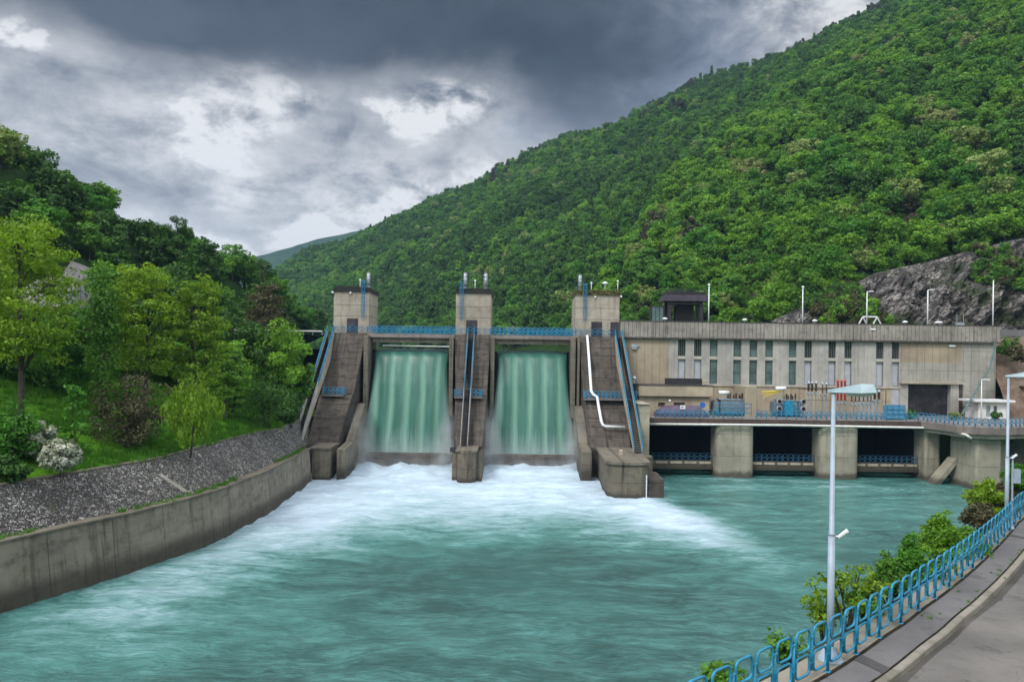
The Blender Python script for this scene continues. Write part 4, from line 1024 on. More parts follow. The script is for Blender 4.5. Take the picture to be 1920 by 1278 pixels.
m = MB(); m.box(wx(1248,712,Y+1),wx(1315,712,Y+1),Y+.6,Y+1.7,zc1+.143,wz(1280,709,Y+1)); o = m.build('roof_trough', M['darkmetal'], None); tag(o, 'long dark trough lying on the flat annex roof', 'trough')
m = MB(); p = W(1318,712,Y+1); m.box(p.x-.5,p.x+.5,Y+.7,Y+1.6,zc1+.143,zc1+.9); tag(m.build('roof_vent', M['conc'], None, bevel=.05), 'small pale vent block beside the dark annex trough', 'vent')
m = MB(); p = W(1189,710,115); m.tube([(p.x,115,zc1),(p.x,115,p.z)],.06,6); m.lathe((p.x,115,p.z),[(.1,-.1),(.3,0),(.3,.3),(.12,.42)],12); tag(m.build('roof_floodlight', M['white'], None, True), 'small round white floodlight at the left end of the annex roof', 'floodlight')

# ------------------------------------------------------------------ tailrace deck
td = thing('tailrace_deck', 'long concrete forecourt deck carried on broad pale piers over the tailrace', 'deck', (38,106,0))
m = MB(); m.box(18.8, 58.0, 105.8, 117.0, 7.55, ZD); m.build('deck_slab', M['slab'], td)
m = MB(); m.box(18.8, 58.2, 105.62, 105.797, 7.75, 8.38); m.build('edge_band', M['deck_edge'], td)
RD = [(58.003,117.5),(58.0,105.6),(58.6,103.2),(59.4,99.2),(60.3,97.3),(62,96.6),(65,97.0),(69,98.6),(80,102),(100,110),(100,119)]
m = MB(); m.prism([(x_,y_,7.5) for x_, y_ in RD], None, (0,0,.9)); m.build('deck_slab', M['slab'], td)
m = MB(); m.prism([(x_+(.5 if i_ < 6 else 0),y_+(.4 if i_ > 3 else 0),6.95) for i_, (x_, y_) in enumerate(RD)], None, (0,0,.547)); m.build('deck_haunch', M['conc_light'], td)
def pier_rounded(x0, x1, y0, y1, z0, z1, r=.9):
    pts = []
    for cx, cy_, a0 in ((x0+r,y0+r,180),(x1-r,y0+r,270)):
        for k in range(7): a = math.radians(a0+90*k/6); pts.append((cx+r*math.cos(a), cy_+r*math.sin(a), z0))
    pts += [(x1,y1,z0),(x0,y1,z0)]
    m = MB(); m.prism(pts, None, (0,0,z1-z0)); return m
YP = 105.9
bays = []; ex = [wx(1343,840,YP),wx(1415,840,YP),wx(1538,840,YP),wx(1612,840,YP),wx(1735,840,YP),wx(1765,840,YP)]
for a, c in ((ex[0],ex[1]),(ex[2],ex[3]),(ex[4],ex[5])):
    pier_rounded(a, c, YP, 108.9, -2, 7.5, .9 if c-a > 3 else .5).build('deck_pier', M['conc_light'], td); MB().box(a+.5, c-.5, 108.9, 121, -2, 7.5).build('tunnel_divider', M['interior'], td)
for a, c in ((18.75,ex[0]),(ex[1],ex[2]),(ex[3],ex[4])):
    m = MB(); m.box(a, c, 107.4, 108.6, .95, 1.42); m.box(a, c, 107.6, 108.6, 1.423, 2.1); wk = m.build('walkway', M['conc_side'], td)
    m = MB(); xx = a
    for k in range(5): m.box(a+(c-a)*(k/5)+.1, a+(c-a)*(k/5+.17), 107.5, 107.597, 1.75, 2.08)
    m.build('walkway_edge', M['conc'], wk)
    railing([(a+.1,107.7,2.1),(c-.1,107.7,2.1)], '', '', M['blue_shaded'], .8, 1.15, .035, 2, 4, False, wk)
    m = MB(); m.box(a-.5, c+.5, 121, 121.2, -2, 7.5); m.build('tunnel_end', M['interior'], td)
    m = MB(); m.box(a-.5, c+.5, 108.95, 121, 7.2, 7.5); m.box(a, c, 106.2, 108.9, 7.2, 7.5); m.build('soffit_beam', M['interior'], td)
m = MB(); m.box(ex[5]+1.3, 66.5, 104.6, 106, -2, 7.5); m.build('abutment_wall', M['conc_light'], td)
m = MB(); m.box(ex[5], ex[5]+1.3, 108.5, 109, -2, 7.5); m.build('slot', M['interior'], td)  # near-black back panel, the shade of the gap painted on
a, c = wx(1831,850,98.3), wx(1879,850,98.3)
pier_rounded(a, c, 98.3, 104, -2, 7.0, .35).build('corner_pier', M['conc_light'], td)
m = MB(); m.prism([(a-3.6,102.5,-.5),(a-.1,102.5,3.7),(a-.1,102.5,2.8),(a-2.7,102.5,-.5)], None, (0,2.0,0)); m.build('sloping_buttress', M['conc_light'], td)
m = MB(); m.box(c+1.3, c+2.6, 101, 106, -2, 7.2); m.build('abutment_wall', M['conc_light'], td)
m = MB(); m.box(c+4.0, 100, 106, 110, -2, 7.2); m.build('abutment_wall', M['conc_side'], td)
# pipe under the deck edge
pp = [W(1213,794.5,105.3), W(1480,797,105.3), W(1752,802,105.3), W(1768,803.5,103.5), W(1812,815,97.9), W(1822,822,97.6)]
m = MB(); m.tube(pp, .17, 8); o = m.build('water_pipe', M['guard'], None, True); tag(o, 'long pale pipe hung below the forecourt deck edge', 'pipe')
m = MB()
for k in range(14): q = pp[0].lerp(pp[2], (k+.5)/14); m.box(q.x-.06,q.x+.06,105.25,105.62,q.z-.05,q.z+.25)
m.build('pipe_hanger', M['darkmetal'], o)
# railings of the deck
railing([(wx(1229,775,106.1),106.1,ZD),(wx(1392,775,106.1),106.1,ZD)], 'deck_railing', 'blue loop railing along the deck in front of the purple cover and first transformer', M['blue_far'], .72, 1.2, .04, 2, 5)
railing([(wx(1418,775,106.1),106.1,ZD),(wx(1662,775,106.1),106.1,ZD)], 'deck_railing', 'blue loop railing along the deck in front of the insulators', M['blue_far'], .72, 1.2, .04, 2, 5)
railing([(wx(1700,775,106.3),106.3,ZD),(58.3,106.0,ZD)] + [(x_+.25,y_+.15,ZD) for x_, y_ in RD[2:10]], 'deck_railing', 'blue loop railing curving round the right corner of the deck', M['blue_far'], .78, 1.2, .042, 2, 5)

# forecourt things
Y = 108.5; a = lambda px, py=770: wx(px, py, Y)
r_ = thing('covered_mound', 'purple sheeted cover with sloping ends behind the deck railing', 'cover', (a(1277),Y,ZD))
m = MB(); x0, x1 = a(1229), a(1326); xa, xb = a(1248), a(1309); zt = wz(1278,760,Y)
m.add([(x0,Y-1.0,ZD),(x1,Y-1.0,ZD),(x1,Y+1.6,ZD),(x0,Y+1.6,ZD),(x0+.1,Y-1.0,ZD+.6),(x1-.1,Y-1.0,ZD+.6),(x1-.1,Y+1.6,ZD+.6),(x0+.1,Y+1.6,ZD+.6),(xa,Y-.2,zt),(xb,Y-.2,zt+.02),(xb,Y+.9,zt),(xa,Y+.9,zt-.05)],
      [(0,1,5,4),(1,2,6,5),(2,3,7,6),(3,0,4,7),(4,5,9,8),(5,6,10,9),(6,7,11,10),(7,4,8,11),(8,9,10,11)]); m.build('cover_sheet', M['purple2'], r_, bevel=.08)
m = MB(); p = W(1280,763,Y-.95); m.box(p.x-.36,p.x+.36,Y-1.02,Y-.98,p.z-.25,p.z+.27); nb = m.build('notice_plate', M['white'], r_)
m = MB(); m.box(p.x-.22,p.x+.1,Y-1.035,Y-1.023,p.z-.08,p.z+.08); m.build('notice_mark', M['frame'], nb)
r_ = thing('round_sign', 'round blue sign on a short post at the right end of the purple cover', 'sign', (a(1317),107.2,ZD))
m = MB(); p = W(1317,759,107.2); m.tube([(p.x,107.2,ZD),(p.x,107.2,p.z)],.04,6); m.build('post', M['greymetal'], r_)
m = MB(); m.lathe((0,0,0),[(.42,-.03),(.42,.03)],18); m.v = [(p.x+v[0],107.12+v[2],p.z+v[1]) for v in m.v]; M['signblue'] = plain('sign blue', (.03,.12,.42), .4, 0, .05); m.build('disc', M['signblue'], r_)

def transformer(x0, x1, Y, label, conserv_px, fans):
    r_ = thing('transformer', label, 'transformer', ((x0+x1)/2,Y,ZD)); cx = (x0+x1)/2; w_ = x1-x0
    m = MB(); m.box(x0+w_*.18, x1-w_*.18, Y-1.0, Y+1.2, ZD+.3, ZD+2.3); m.box(x0+w_*.14, x1-w_*.14, Y-1.1, Y+1.3, ZD+2.303, ZD+2.5); m.build('tank', M['bluegrey'], r_, bevel=.05)
    m = MB(); m.box(x0+w_*.1, x1-w_*.1, Y-1.1, Y+1.3, ZD+.003, ZD+.297); m.build('skid', M['darkmetal'], r_)
    for s_ in (-1, 1):
        m = MB(); xx = x0+w_*.06 if s_ < 0 else x1-w_*.06
        for k in range(7): m.box(xx-.3, xx+.3, Y-1.0+k*.32, Y-.9+k*.32, ZD+.6, ZD+2.1)
        m.tube([(xx,Y-1.0,ZD+2.15),(xx,Y+1.0,ZD+2.15)],.1,6); m.tube([(xx,Y-1.0,ZD+.55),(xx,Y+1.0,ZD+.55)],.1,6); m.build('radiator', M['bluegrey'], r_)
    cz = wz(*conserv_px, Y); c_x = wx(*conserv_px, Y)
    m = MB(); m.tube([(c_x-.75,Y,cz),(c_x+.75,Y,cz)],[.3,.3],12); m.build('conservator', M['white'], r_, True)
    m = MB(); m.tube([(c_x-.4,Y,ZD+2.5),(c_x-.4,Y,cz-.25)],.06,6); m.tube([(c_x+.4,Y,ZD+2.5),(c_x+.4,Y,cz-.25)],.06,6); m.build('support', M['greymetal'], r_)
    for k in range(3):
        for row, hh in ((-.6,.9),(.5,.6)):
            m = MB(); bx = x0+w_*(.45+.16*k); prof = []
            for q in range(6): prof += [(.07,hh*q/6),(.15,hh*(q+.35)/6),(.15,hh*(q+.6)/6),(.07,hh*(q+.95)/6)]
            m.lathe((bx,Y+row,ZD+2.5), prof, 8); m.build('bushing', M['brown'], r_)
    m = MB()
    for k in range(6):
        q = x0+.1+(w_-.2)*k/5; m.tube([(q,Y-1.5,ZD),(q,Y-1.5,ZD+1.9)],.05,5)
    for z in (.5,1.2,1.9): m.tube([(x0+.1,Y-1.5,ZD+z),(x1-.1,Y-1.5,ZD+z)],.045,5)
    for k in range(5):
        q = x0+.1+(w_-.2)*k/5; m.tube([(q,Y-1.5,ZD+.5),(q+(w_-.2)/5,Y-1.5,ZD+1.9)],.03,4)
    m.build('guard_frame', M['blue_far'], r_)
    if fans:
        for fx in (x0+w_*.1, x1-w_*.05):
            for z in (1.25,2.3):
                m = MB(); m.lathe((0,0,0),[(.3,0),(.42,.02),(.42,.3),(.3,.3)],14); m.v = [(fx+v[0],Y-1.9+v[2],ZD+z+v[1]) for v in m.v]; f_ = m.build('fan', M['greymetal'], r_)
                m = MB(); m.lathe((0,0,0),[(.29,0),(.29,.02)],12); m.v = [(fx+v[0],Y-1.93+v[2],ZD+z+v[1]) for v in m.v]; m.build('fan_blades', M['black'], f_)
        m = MB(); m.box(cx-.8,cx+.5,Y-1.6,Y-1.2,ZD+.3,ZD+2.3); m.build('control_box', M['blue'], r_)
        m = MB()
        for k in range(4): m.tube([(x0-1.3+k*.5,Y,ZD+2.6+.25*k),(x0-.6+k*.5,Y,ZD+3.5)],.06,5)
        m.tube([(x0-1.7,Y,ZD+3.55),(x0+1.4,Y,ZD+3.75)],.12,6); m.tube([(x0-1.6,Y,ZD+3.2),(x0+.6,Y,ZD+3.6)],.06,6); m.build('busbar', M['yellow'], r_)
    return r_
transformer(wx(1336,770,112.5), wx(1404,770,112.5), 112.5, 'pale blue transformer with white oil drum beside the annex', (1357,736), False)
transformer(wx(1448,770,112.5), wx(1500,770,112.5), 112.5, 'transformer with dark round fans and yellow busbars right of the fire wall', (1464,728), True)
m = MB(); m.box(wx(1395,750,111.5),wx(1417,750,111.5),111.0,116.8,ZD-.1,12.85); tag(m.build('fire_wall', M['annex'], None, bevel=.04), 'tall pale fire wall standing between the two transformers', 'wall')
def insulator(px, top, bot, Y, mat, label, post=True, w_=.13, group=None, cap=False):
    p = W(px, bot, Y); zt, zb = wz(px, top, Y), wz(px, bot, Y); r_ = thing('post_insulator', label, 'insulator', (p.x,Y,ZD), group)
    m = MB(); n = max(4, int((zt-zb)/.16)); prof = []
    for q in range(n): prof += [(w_*.55,(zt-zb)*q/n),(w_,(zt-zb)*(q+.3)/n),(w_,(zt-zb)*(q+.55)/n),(w_*.55,(zt-zb)*(q+.95)/n)]
    m.lathe((p.x,Y,zb), prof, 8); m.build('porcelain', M[mat], r_)
    m = MB(); m.tube([(p.x,Y,ZD),(p.x,Y,zb)], .1, 6); m.cbox((p.x,Y,ZD+.003),.4,.4,.1); m.cbox((p.x,Y,zb-.5),.42,.42,.3); m.build('steel_post', M['greymetal'], r_)
    m = MB(); m.lathe((p.x,Y,zt),[(.1,0),(.24,.04),(.24,.14),(.06,.4)],8); m.build('cap', M['red' if mat == 'red' else 'greymetal'], r_)
g_ = 'post insulators on the forecourt'
for i, px in enumerate((1516,1522.5,1530)): insulator(px, 719, 733, 111, 'brown', ('dark insulator on a grey post, leftmost of the tall trio right of the second transformer','dark insulator on a grey post, middle of the tall trio','dark insulator on a grey post, last of the tall trio before two thin ones')[i], group=g_, w_=.2)
for i, px in enumerate((1542,1549.5)): insulator(px, 721, 737, 112.5, 'brown', ('thin dark insulator, left of a pair standing left of the red ones','thin dark insulator, right of a pair standing left of the red ones')[i], group=g_, w_=.1)
for i, px in enumerate((1570.5,1577.5,1584)): insulator(px, 716, 750, 111.5, 'red', ('red insulator, leftmost of the red trio near the street lamp head','red insulator, middle of the red trio near the street lamp head','red insulator, rightmost of the red trio near the street lamp head')[i], group=g_, w_=.2)
names = ['first','second','third','fourth','fifth','sixth','seventh','eighth']
for i, px in enumerate((1597,1604,1611,1619,1627,1633,1640,1648)): insulator(px, 742 if i < 6 else 735, 753 if i < 6 else 748, 110.5, 'brown', f'{"short" if i < 6 else "stout"} dark insulator, {names[i]} from the left in the row below the lamp head', group=g_, w_=.12 if i < 6 else .22)
# bus wires strung along the insulator tops
m = MB()
for z_, y_ in ((12.6,111),(12.45,112.5),(11.0,110.5)): m.tube([(wx(1500,730,112),y_,z_),(wx(1655,730,112),y_,z_-.1)],.03,4)
m.tube([(wx(1543,720,112.5),112.5,12.75),(wx(1543,720,112.5),112.5,ZD)],.05,5); m.tube([(wx(1655,730,112),111,12.6),(wx(1655,730,112),111,ZD)],.06,5)
tag(m.build('bus_wires', M['darkmetal'], None), 'dark bus wires strung above the insulators before the hall', 'wires')
Y = 108; r_ = thing('mesh_enclosure', 'pale blue mesh enclosure at the right end of the insulators', 'enclosure', (wx(1679,780,Y),Y,ZD))
m = MB(); x0, x1 = wx(1663,770,Y), wx(1697,770,Y); zt = wz(1680,759,Y); m.box(x0+.05,x1-.05,Y,Y+1.2,ZD+.1,zt-.1); m.build('mesh_sheet', M['bluemesh'], r_)
m = MB()
for q in np.linspace(x0,x1,4): m.box(q-.04,q+.04,Y-.05,Y-.003,ZD,zt)
for z in np.linspace(ZD+.2,zt,4): m.box(x0-.03,x1+.03,Y-.09,Y-.053,z-.04,z+.04)
m.build('frame', M['blue_far'], r_)

# right end: gate hut, lamp, rail stair, upper road bank
Y = 112.5; r_ = thing('gate_hut', 'small white hut with flat overhanging roof beside the right deck railing', 'hut', (wx(1861,785,Y),Y,ZD))
x0, x1 = wx(1834,770,Y), wx(1892,770,Y); zt = wz(1860,753,Y)
m = MB(); wall_holes(m, x0, x1, ZD-.1, zt, Y, .2, [(wx(1849,770,Y),wx(1857,770,Y),ZD+.3,zt-.5),(wx(1863,765,Y),wx(1870,765,Y),ZD+1.0,zt-.6)]); m.box(x0,x0+.15,Y+.003,Y+3,ZD-.1,zt); m.box(x1-.15,x1,Y+.003,Y+3,ZD-.1,zt); m.box(x0,x1,Y+3,Y+3.2,ZD-.1,zt); m.build('wall', M['hut'], r_)
m = MB(); m.box(x0-.9,x1+.4,Y-.8,Y+3.6,zt,zt+.3); m.build('roof', M['white'], r_)
m = MB(); m.box(wx(1849,770,Y),wx(1857,770,Y),Y+.15,Y+.2,ZD+.3,zt-.5); m.build('door', M['greymetal'], r_)
m = MB(); m.box(wx(1863,765,Y),wx(1870,765,Y),Y+.15,Y+.2,ZD+1.0,zt-.6); m.build('window', M['glass'], r_)
Y = 103.5; p = W(1839.5,795,Y); r_ = thing('street_lamp', 'slim white street lamp on the right deck in front of the hut', 'street lamp', (p.x,Y,ZD)); zt = wz(1841,712,Y)
m = MB(); m.tube([(p.x,Y,ZD),(p.x,Y,zt)],[.09,.05],8); m.build('pole', M['white'], r_, True)
m = MB(); m.tube([(p.x,Y,zt),(p.x+.35,Y,zt+.05)],.05,6); m.cbox((p.x+.7,Y,zt),.75,.3,.14); m.build('lamp_head', M['white'], r_)
m = MB(); pa, pb = [W(1866,642,114.5), W(1864,655,114.5), W(1856,690,113.8), W(1804,776,111.5)], None
m.tube(pa,.14,6); m.tube([q+Vector((.5,.9,0)) for q in pa],.1,6)
for k in range(12):
    q = pa[2].lerp(pa[3], k/11); m.box(q.x-.05,q.x+.7,q.y+.05,q.y+.9,q.z-.12,q.z-.06)
tag(m.build('outside_stair', M['greenpipe'], None), 'thin grey green outside stair slanting down the right end of the hall', 'stair')
er, eb, _ = loft('road_bank', [[(75.8,113.5,8.3),(82,114.5,8.3),(100,116,8.3)],[(75.9,116,13),(83,117,13.5),(100,119,14)],[(76,119.5,18.5),(84,120.5,18.5),(100,121.5,18.5)],[(76.1,121.8,21.25),(84,121.9,21.25),(100,121.9,21.25)]], 60, [10,10,6], M['earth'], amp=.9, freq=.5, edge_lock=.7)
m = MB(); m.box(79,90,115.4,116.2,13.1,13.35); m.box(81,84.5,115.2,116,12.5,12.75); tag(m.build('retaining_boards', M['doorbrown'], None), 'dark retaining boards in the brown bank above the hut', 'boards')

# ------------------------------------------------------------------ left upper road: guard rail and hoist shelter, hill fence
m = MB(); a_, b_ = W(330,617,112), W(604,621,118); m.tube([a_,b_],.12,6); gp = []
o = m.build('guard_rail', M['guard'], None); tag(o, 'white guard rail of the crest road seen between the left trees', 'guard rail')
m = MB()
for k in range(16): q = a_.lerp(b_, k/15); m.tube([(q.x,q.y,q.z-.6),q],.04,5)
m.build('rail_post', M['guard'], o)
Y = 122; x0, x1 = wx(474,590,Y), wx(536,590,Y); r_ = thing('hoist_shelter', 'dark roofed shelter on the crest road behind the left trees', 'shelter', ((x0+x1)/2,Y,19.8))
zz = wz(505,587,Y)
m = MB(); m.box(x0,x1,Y-1.5,Y+1.5,zz,zz+.55); m.build('roof', M['darkmetal'], r_)
m = MB()
for q in (x0+.5,(x0+x1)/2,x1-.5):
    for y_ in (Y-1.2,Y+1.2): m.box(q-.15,q+.15,y_-.15,y_+.15,19.6,zz)
m.build('post', M['darkmetal'], r_)
m = MB(); m.box((x0+x1)/2-.6,x1-1,Y-.8,Y+.8,19.8,zz-.8); m.build('winch', M['black'], r_)
# ------------------------------------------------------------------ riverside road in front
ZR = 9.6
rp = [Vector((-30,-2,ZR)), Vector((-16,3.5,ZR)), Vector((-5,8.2,ZR)), Vector((0.2,11.4,ZR))] + [G(*p, ZR) for p in ((1300,1404),(1420,1338),(1475,1306),(1553,1264),(1617,1223),(1661,1190),(1700,1166),(1733,1138),(1761,1120),(1787,1099),(1810,1081),(1845,1050),(1871,1024),(1890,1004))] + [G(1922,964,ZR), Vector((38,48,ZR-.1)), Vector((56,64,ZR-.5)), Vector((76,82,8.9)), Vector((92,100,8.45))]
# smooth centre path
def chaikin(p, n):
    for _ in range(n):
        q = [p[0]]
        for a, b_ in zip(p, p[1:]): q += [a.lerp(b_, .25), a.lerp(b_, .75)]
        p = q + [p[-1]]
    return p
RP = resample(chaikin(rp, 2), 240)
NR = []
for i in range(len(RP)):
    dv = RP[min(i+3,239)] - RP[max(i-3,0)]; NR.append(Vector((dv.y,-dv.x,0)).normalized())     # towards the road side
def strip(name, mat, prof, kind='structure', parent=None):
    m = MB(); k = len(prof)
    for p, nr in zip(RP, NR):
        for o_, z in prof: q = p + nr*o_; m.v.append((q.x,q.y,p.z+z))
    for i in range(len(RP)-1):
        for j in range(k-1): a = i*k+j; m.f.append((a,a+1,a+k+1,a+k))
    o = m.build(name, mat, parent)
    if kind: o['kind'] = kind
    return o
M['strip'] = concrete('edge strip', (.27,.245,.20), (.09,.075,.06), .2, .6, None, moss=.25)
strip('edge_strip', M['strip'], [(-.75,-.6),(-.75,.02),(-.02,.02),(.0,-.06)])
strip('pavement', M['walk'], [(.0,-.05),(.03,-.012),(.45,-.005),(.83,-.012)])
M['gap'] = soil('joint dirt', (.02,.018,.014), (.05,.045,.03), 3)
strip('joint_dirt', M['gap'], [(-.035,.024),(.045,.0)])
strip('joint_dirt', M['gap'], [(.795,-.004),(.85,.004)])
strip('kerb', M['kerb'], [(.83,-.03),(.86,-.002),(1.0,-.004),(1.03,-.03),(1.05,-.20)])
strip('road', M['road'], [(1.02,-.155),(1.3,-.14),(4.5,-.06),(8,-.1)])
m = MB(); M['gutter'] = asphalt('gutter dirt', (.045,.04,.036), (.12,.11,.10))
ww = .22 + .5*np.clip(fbm(np.arange(240)*.11, np.zeros(240)+4.0, 4, 66)*2+.35, 0, 1)
for i, (p, nr) in enumerate(zip(RP, NR)):
    for o_, z in ((1.055,-.148), (1.055+ww[i],-.139)): q = p + nr*o_; m.v.append((q.x,q.y,p.z+z))
for i in range(239): m.f.append((i*2,i*2+1,i*2+3,i*2+2))
m.build('gutter_dirt', M['gutter'])['kind'] = 'structure'
strip('verge', M['grassland'], [(8,-.1),(12,.5),(30,9),(60,28)])
bk = strip('bank_slope', M['bank'], [(-.74,-.15),(-1.6,-.6),(-3.5,-3.8),(-5.6,-7.4),(-7.4,-10.6),(-9,-13)])
bbv = BVHTree.FromPolygons([tuple(v.co) for v in bk.data.vertices], [tuple(p.vertices) for p in bk.data.polygons])
# dark repaired patches across the pavement
def patch(px0, px1, label):
    m = MB(); ks = []
    for i, p in enumerate(RP):
        for q in (px0,): pass
    i0 = min(range(240), key=lambda i: (RP[i]-G(*px0,ZR)).length); p, nr = RP[i0], NR[i0]; tg = Vector((-nr.y,nr.x,0))
    for o_, s_ in ((.04,-.12),(.82,-.42),(.82,.02),(.04,.34)): q = p + nr*o_ + tg*s_; m.v.append((q.x,q.y,p.z+.004))
    m.f.append((0,1,2,3)); o = m.build('asphalt_patch', M['patch'], None); o['kind'] = 'structure'
patch((1590,1238), None, ''); patch((1893,1003), None, '')
# the near railing
fr0 = [p + n_*(-.06) + Vector((0,0,.02)) for p, n_ in zip(RP, NR)]
i0 = min(range(240), key=lambda i: (RP[i]-Vector((.2,11.4,ZR))).length); i1 = 190
railing(fr0[i0:i1], 'roadside_railing', 'blue railing of rounded tube loops curving along the riverside pavement in front', M['blue'], .79, 1.2, .030, 4, 8)

def lamp(px, py, top, label, sc=1.0):
    b_ = G(px, py, ZR); Y = b_.y; zt = wz(px+6, top, Y); hh = zt-ZR
    
    r_ = thing('street_lamp', label, 'street lamp', (b_.x,b_.y,ZR))
    m = MB(); m.tube([b_+Vector((0,0,.1)), b_+Vector((0,0,hh*.47))], [.085,.08], 14); m.tube([b_+Vector((0,0,hh*.47)), b_+Vector((0,0,hh*.475)), b_+Vector((0,0,hh))], [.098,.062,.046], 14); m.build('pole', M['lampgrey'], r_, True)
    m = MB(); m.lathe((b_.x,b_.y,ZR+.02),[(.30,0),(.30,.03),(.15,.28),(.13,.34)],4 if False else 12); m.build('base_plate', M['lampgrey'], r_)
    d_ = Vector((.87,-.5,0)); s_ = Vector((.5,.87,0)); o = b_ + Vector((0,0,hh)); 
    P_ = lambda a, w_, z: o + d_*a*.82 + s_*w_*.85 + Vector((0,0,z*(.85 if abs(z) < 1 else 1)))
    m = MB(); vs = [P_(-.16,-.07,-.02),P_(-.16,.07,-.02),P_(-.16,.07,.06),P_(-.16,-.07,.06),
                    P_(.75,-.25,-.01),P_(.75,.25,-.01),P_(.74,.15,.26),P_(.74,-.15,.26),
                    P_(1.16,-.22,.02),P_(1.16,.22,.02),P_(1.08,.15,.25),P_(1.08,-.15,.25)]
    m.add(vs, [(0,1,2,3),(0,4,5,1),(3,2,6,7),(0,3,7,4),(1,5,6,2),(4,8,9,5),(7,6,10,11),(4,7,11,8),(5,9,10,6),(8,11,10,9)]); hd = m.build('lamp_hood', M['lamphead'], r_, bevel=.015)
    m = MB(); m.add([P_(.3,-.15,-.012),P_(.3,.15,-.012),P_(1.08,.19,.0),P_(1.08,-.19,.0),P_(.42,-.09,-.10),P_(.42,.09,-.10),P_(.98,.12,-.09),P_(.98,-.12,-.09)], [(4,7,6,5),(0,4,5,1),(1,5,6,2),(2,6,7,3),(3,7,4,0)]); m.build('glass_bowl', M['bowl'], hd)
    m = MB(); z = hh*.465
    m.tube([P_(.1,0,z-hh), P_(.24,0,z-hh+.02)],.02,6)
    for q in (-.06,.06): m.tube([P_(.2,q,z-hh),P_(.42,q*1.5,z-hh+.17)],[.04,.045],8)
    m.build('camera_bracket', M['white'], r_)
    return r_
lamp(1556,1238,735,'tall pale grey street lamp standing in front at the bend of the blue railing')
r_ = lamp(1887,990,706,'pale grey street lamp with equipment box at the right edge behind the railing')
q = G(1887,990,ZR); m = MB(); m.cbox((q.x+.32,q.y-.1,ZR+2.0),.28,.2,.6); m.tube([(q.x+.2,q.y-.05,ZR),(q.x+.2,q.y-.05,ZR+3.2)],.04,6); m.build('equipment_box', M['lampgrey'], r_)

# ------------------------------------------------------------------ vegetation
FM = {
 'fresh': foliage('fresh leaves', (.070,.185,.014), (.195,.385,.030), .3, .4, (.22,.26,.09)),
 'mid': foliage('mid green leaves', (.042,.130,.014), (.115,.27,.026), .28, .4),
 'deep': foliage('deep green leaves', (.024,.072,.012), (.066,.158,.023), .25, .4),
 'lime': foliage('yellow green leaves', (.075,.16,.008), (.25,.41,.018), .38, .25),
 'bright': foliage('bright green leaves', (.034,.13,.010), (.085,.26,.020), .35, .3),
 'olive': foliage('olive twigs and leaves', (.035,.032,.016), (.105,.095,.045), .2, .2),
 'bloom': foliage('white blossom', (.10,.14,.06), (.62,.62,.56), .2, .05),
 'pale': foliage('cream flowering crowns', (.09,.16,.03), (.29,.37,.12), .25, .25),
 'dusk': foliage('bare purple brown crowns', (.034,.034,.026), (.075,.068,.046), .15, .4),
 'grass': foliage('grass blades', (.045,.155,.008), (.10,.28,.016), .35, .5),
}
def leaves(rng, cen, rad, per, size, up=.35, tints=None, droop=0.0):
    n = len(cen); N = n*per
    ci = np.repeat(np.arange(n), per)
    d_ = rng.normal(size=(N,3)); d_ /= np.linalg.norm(d_, axis=1)[:,None]
    rr = rng.uniform(.45, 1.05, N)[:,None]**.6
    p = cen[ci] + d_*rad[ci]*rr
    nrm = d_ + rng.normal(size=(N,3))*.55 + np.array([0,0,up]); nrm /= np.linalg.norm(nrm, axis=1)[:,None]
    tv = np.cross(nrm, rng.normal(size=(N,3))); tv /= np.linalg.norm(tv, axis=1)[:,None]+1e-9
    if droop: tv = tv*(1-droop) + np.array([0,0,-1])*droop
    bv_ = np.cross(nrm, tv)
    s = (size*np.exp(rng.normal(size=N)*.32))[:,None]
    vs = np.stack([p - tv*s, p + bv_*s*.55 - tv*s*.1, p + tv*s, p - bv_*s*.55 - tv*s*.1], 1).reshape(-1,3)
    f = np.arange(N*4).reshape(-1,4)
    tc = (tints if tints is not None else rng.uniform(.1,.9,n))[ci] + rng.normal(size=N)*.12
    return vs, f, np.repeat(np.clip(tc,0,1), 4)
def ell_clumps(rng, n, c, r, bias=.5, squash=True):
    d_ = rng.normal(size=(n,3)); d_ /= np.linalg.norm(d_, axis=1)[:,None]
    q = rng.uniform(0,1,n)[:,None]**bias
    return np.array(c) + d_*q*np.array(r)
def crown_mesh(name, mat, cen, rad, per, size, rng, **kw):
    v, f, tn = leaves(rng, cen, rad, per, size, **kw)
    return np_mesh(name, v, f, mat, attrs={'tint': tn})
def trunk_mesh(name, h, r, cen, rng, limbs=7, lean=.25, multi=1):
    m = MB()
    for s_ in range(multi):
        bx, by = (rng.uniform(-.35,.35,2)*(multi>1)); lx, ly = rng.uniform(-lean,lean,2)*(1.6 if multi>1 else 1)
        pts = [Vector((bx+lx*q*h*.3+.12*math.sin(q*7+s_), by+ly*q*h*.3, h*q-.5*(q==0))) for q in np.linspace(0,.92,8)]
        m.tube(pts, [r*(1-.85*q)/(multi**.4) for q in np.linspace(0,1,8)], 8)
        for k in rng.choice(len(cen), min(limbs, len(cen)), replace=False):
            c_ = Vector(cen[k]); z = max(h*.2, min(c_.z-.15*h, h*.8)); q = z/h/.92; i_ = min(6, int(q*7)); a = pts[i_].lerp(pts[i_+1], q*7-i_)
            mid = a.lerp(c_, .5) + Vector((0,0,.05*h)); m.tube([a, mid, c_], [r*.42*(1-.6*q), r*.25, r*.08], 5)
    me = bpy.data.meshes.new(name); me.from_pydata(m.v, [], m.f); me.materials.append(M['bark']); me.polygons.foreach_set('use_smooth', [True]*len(me.polygons)); return me

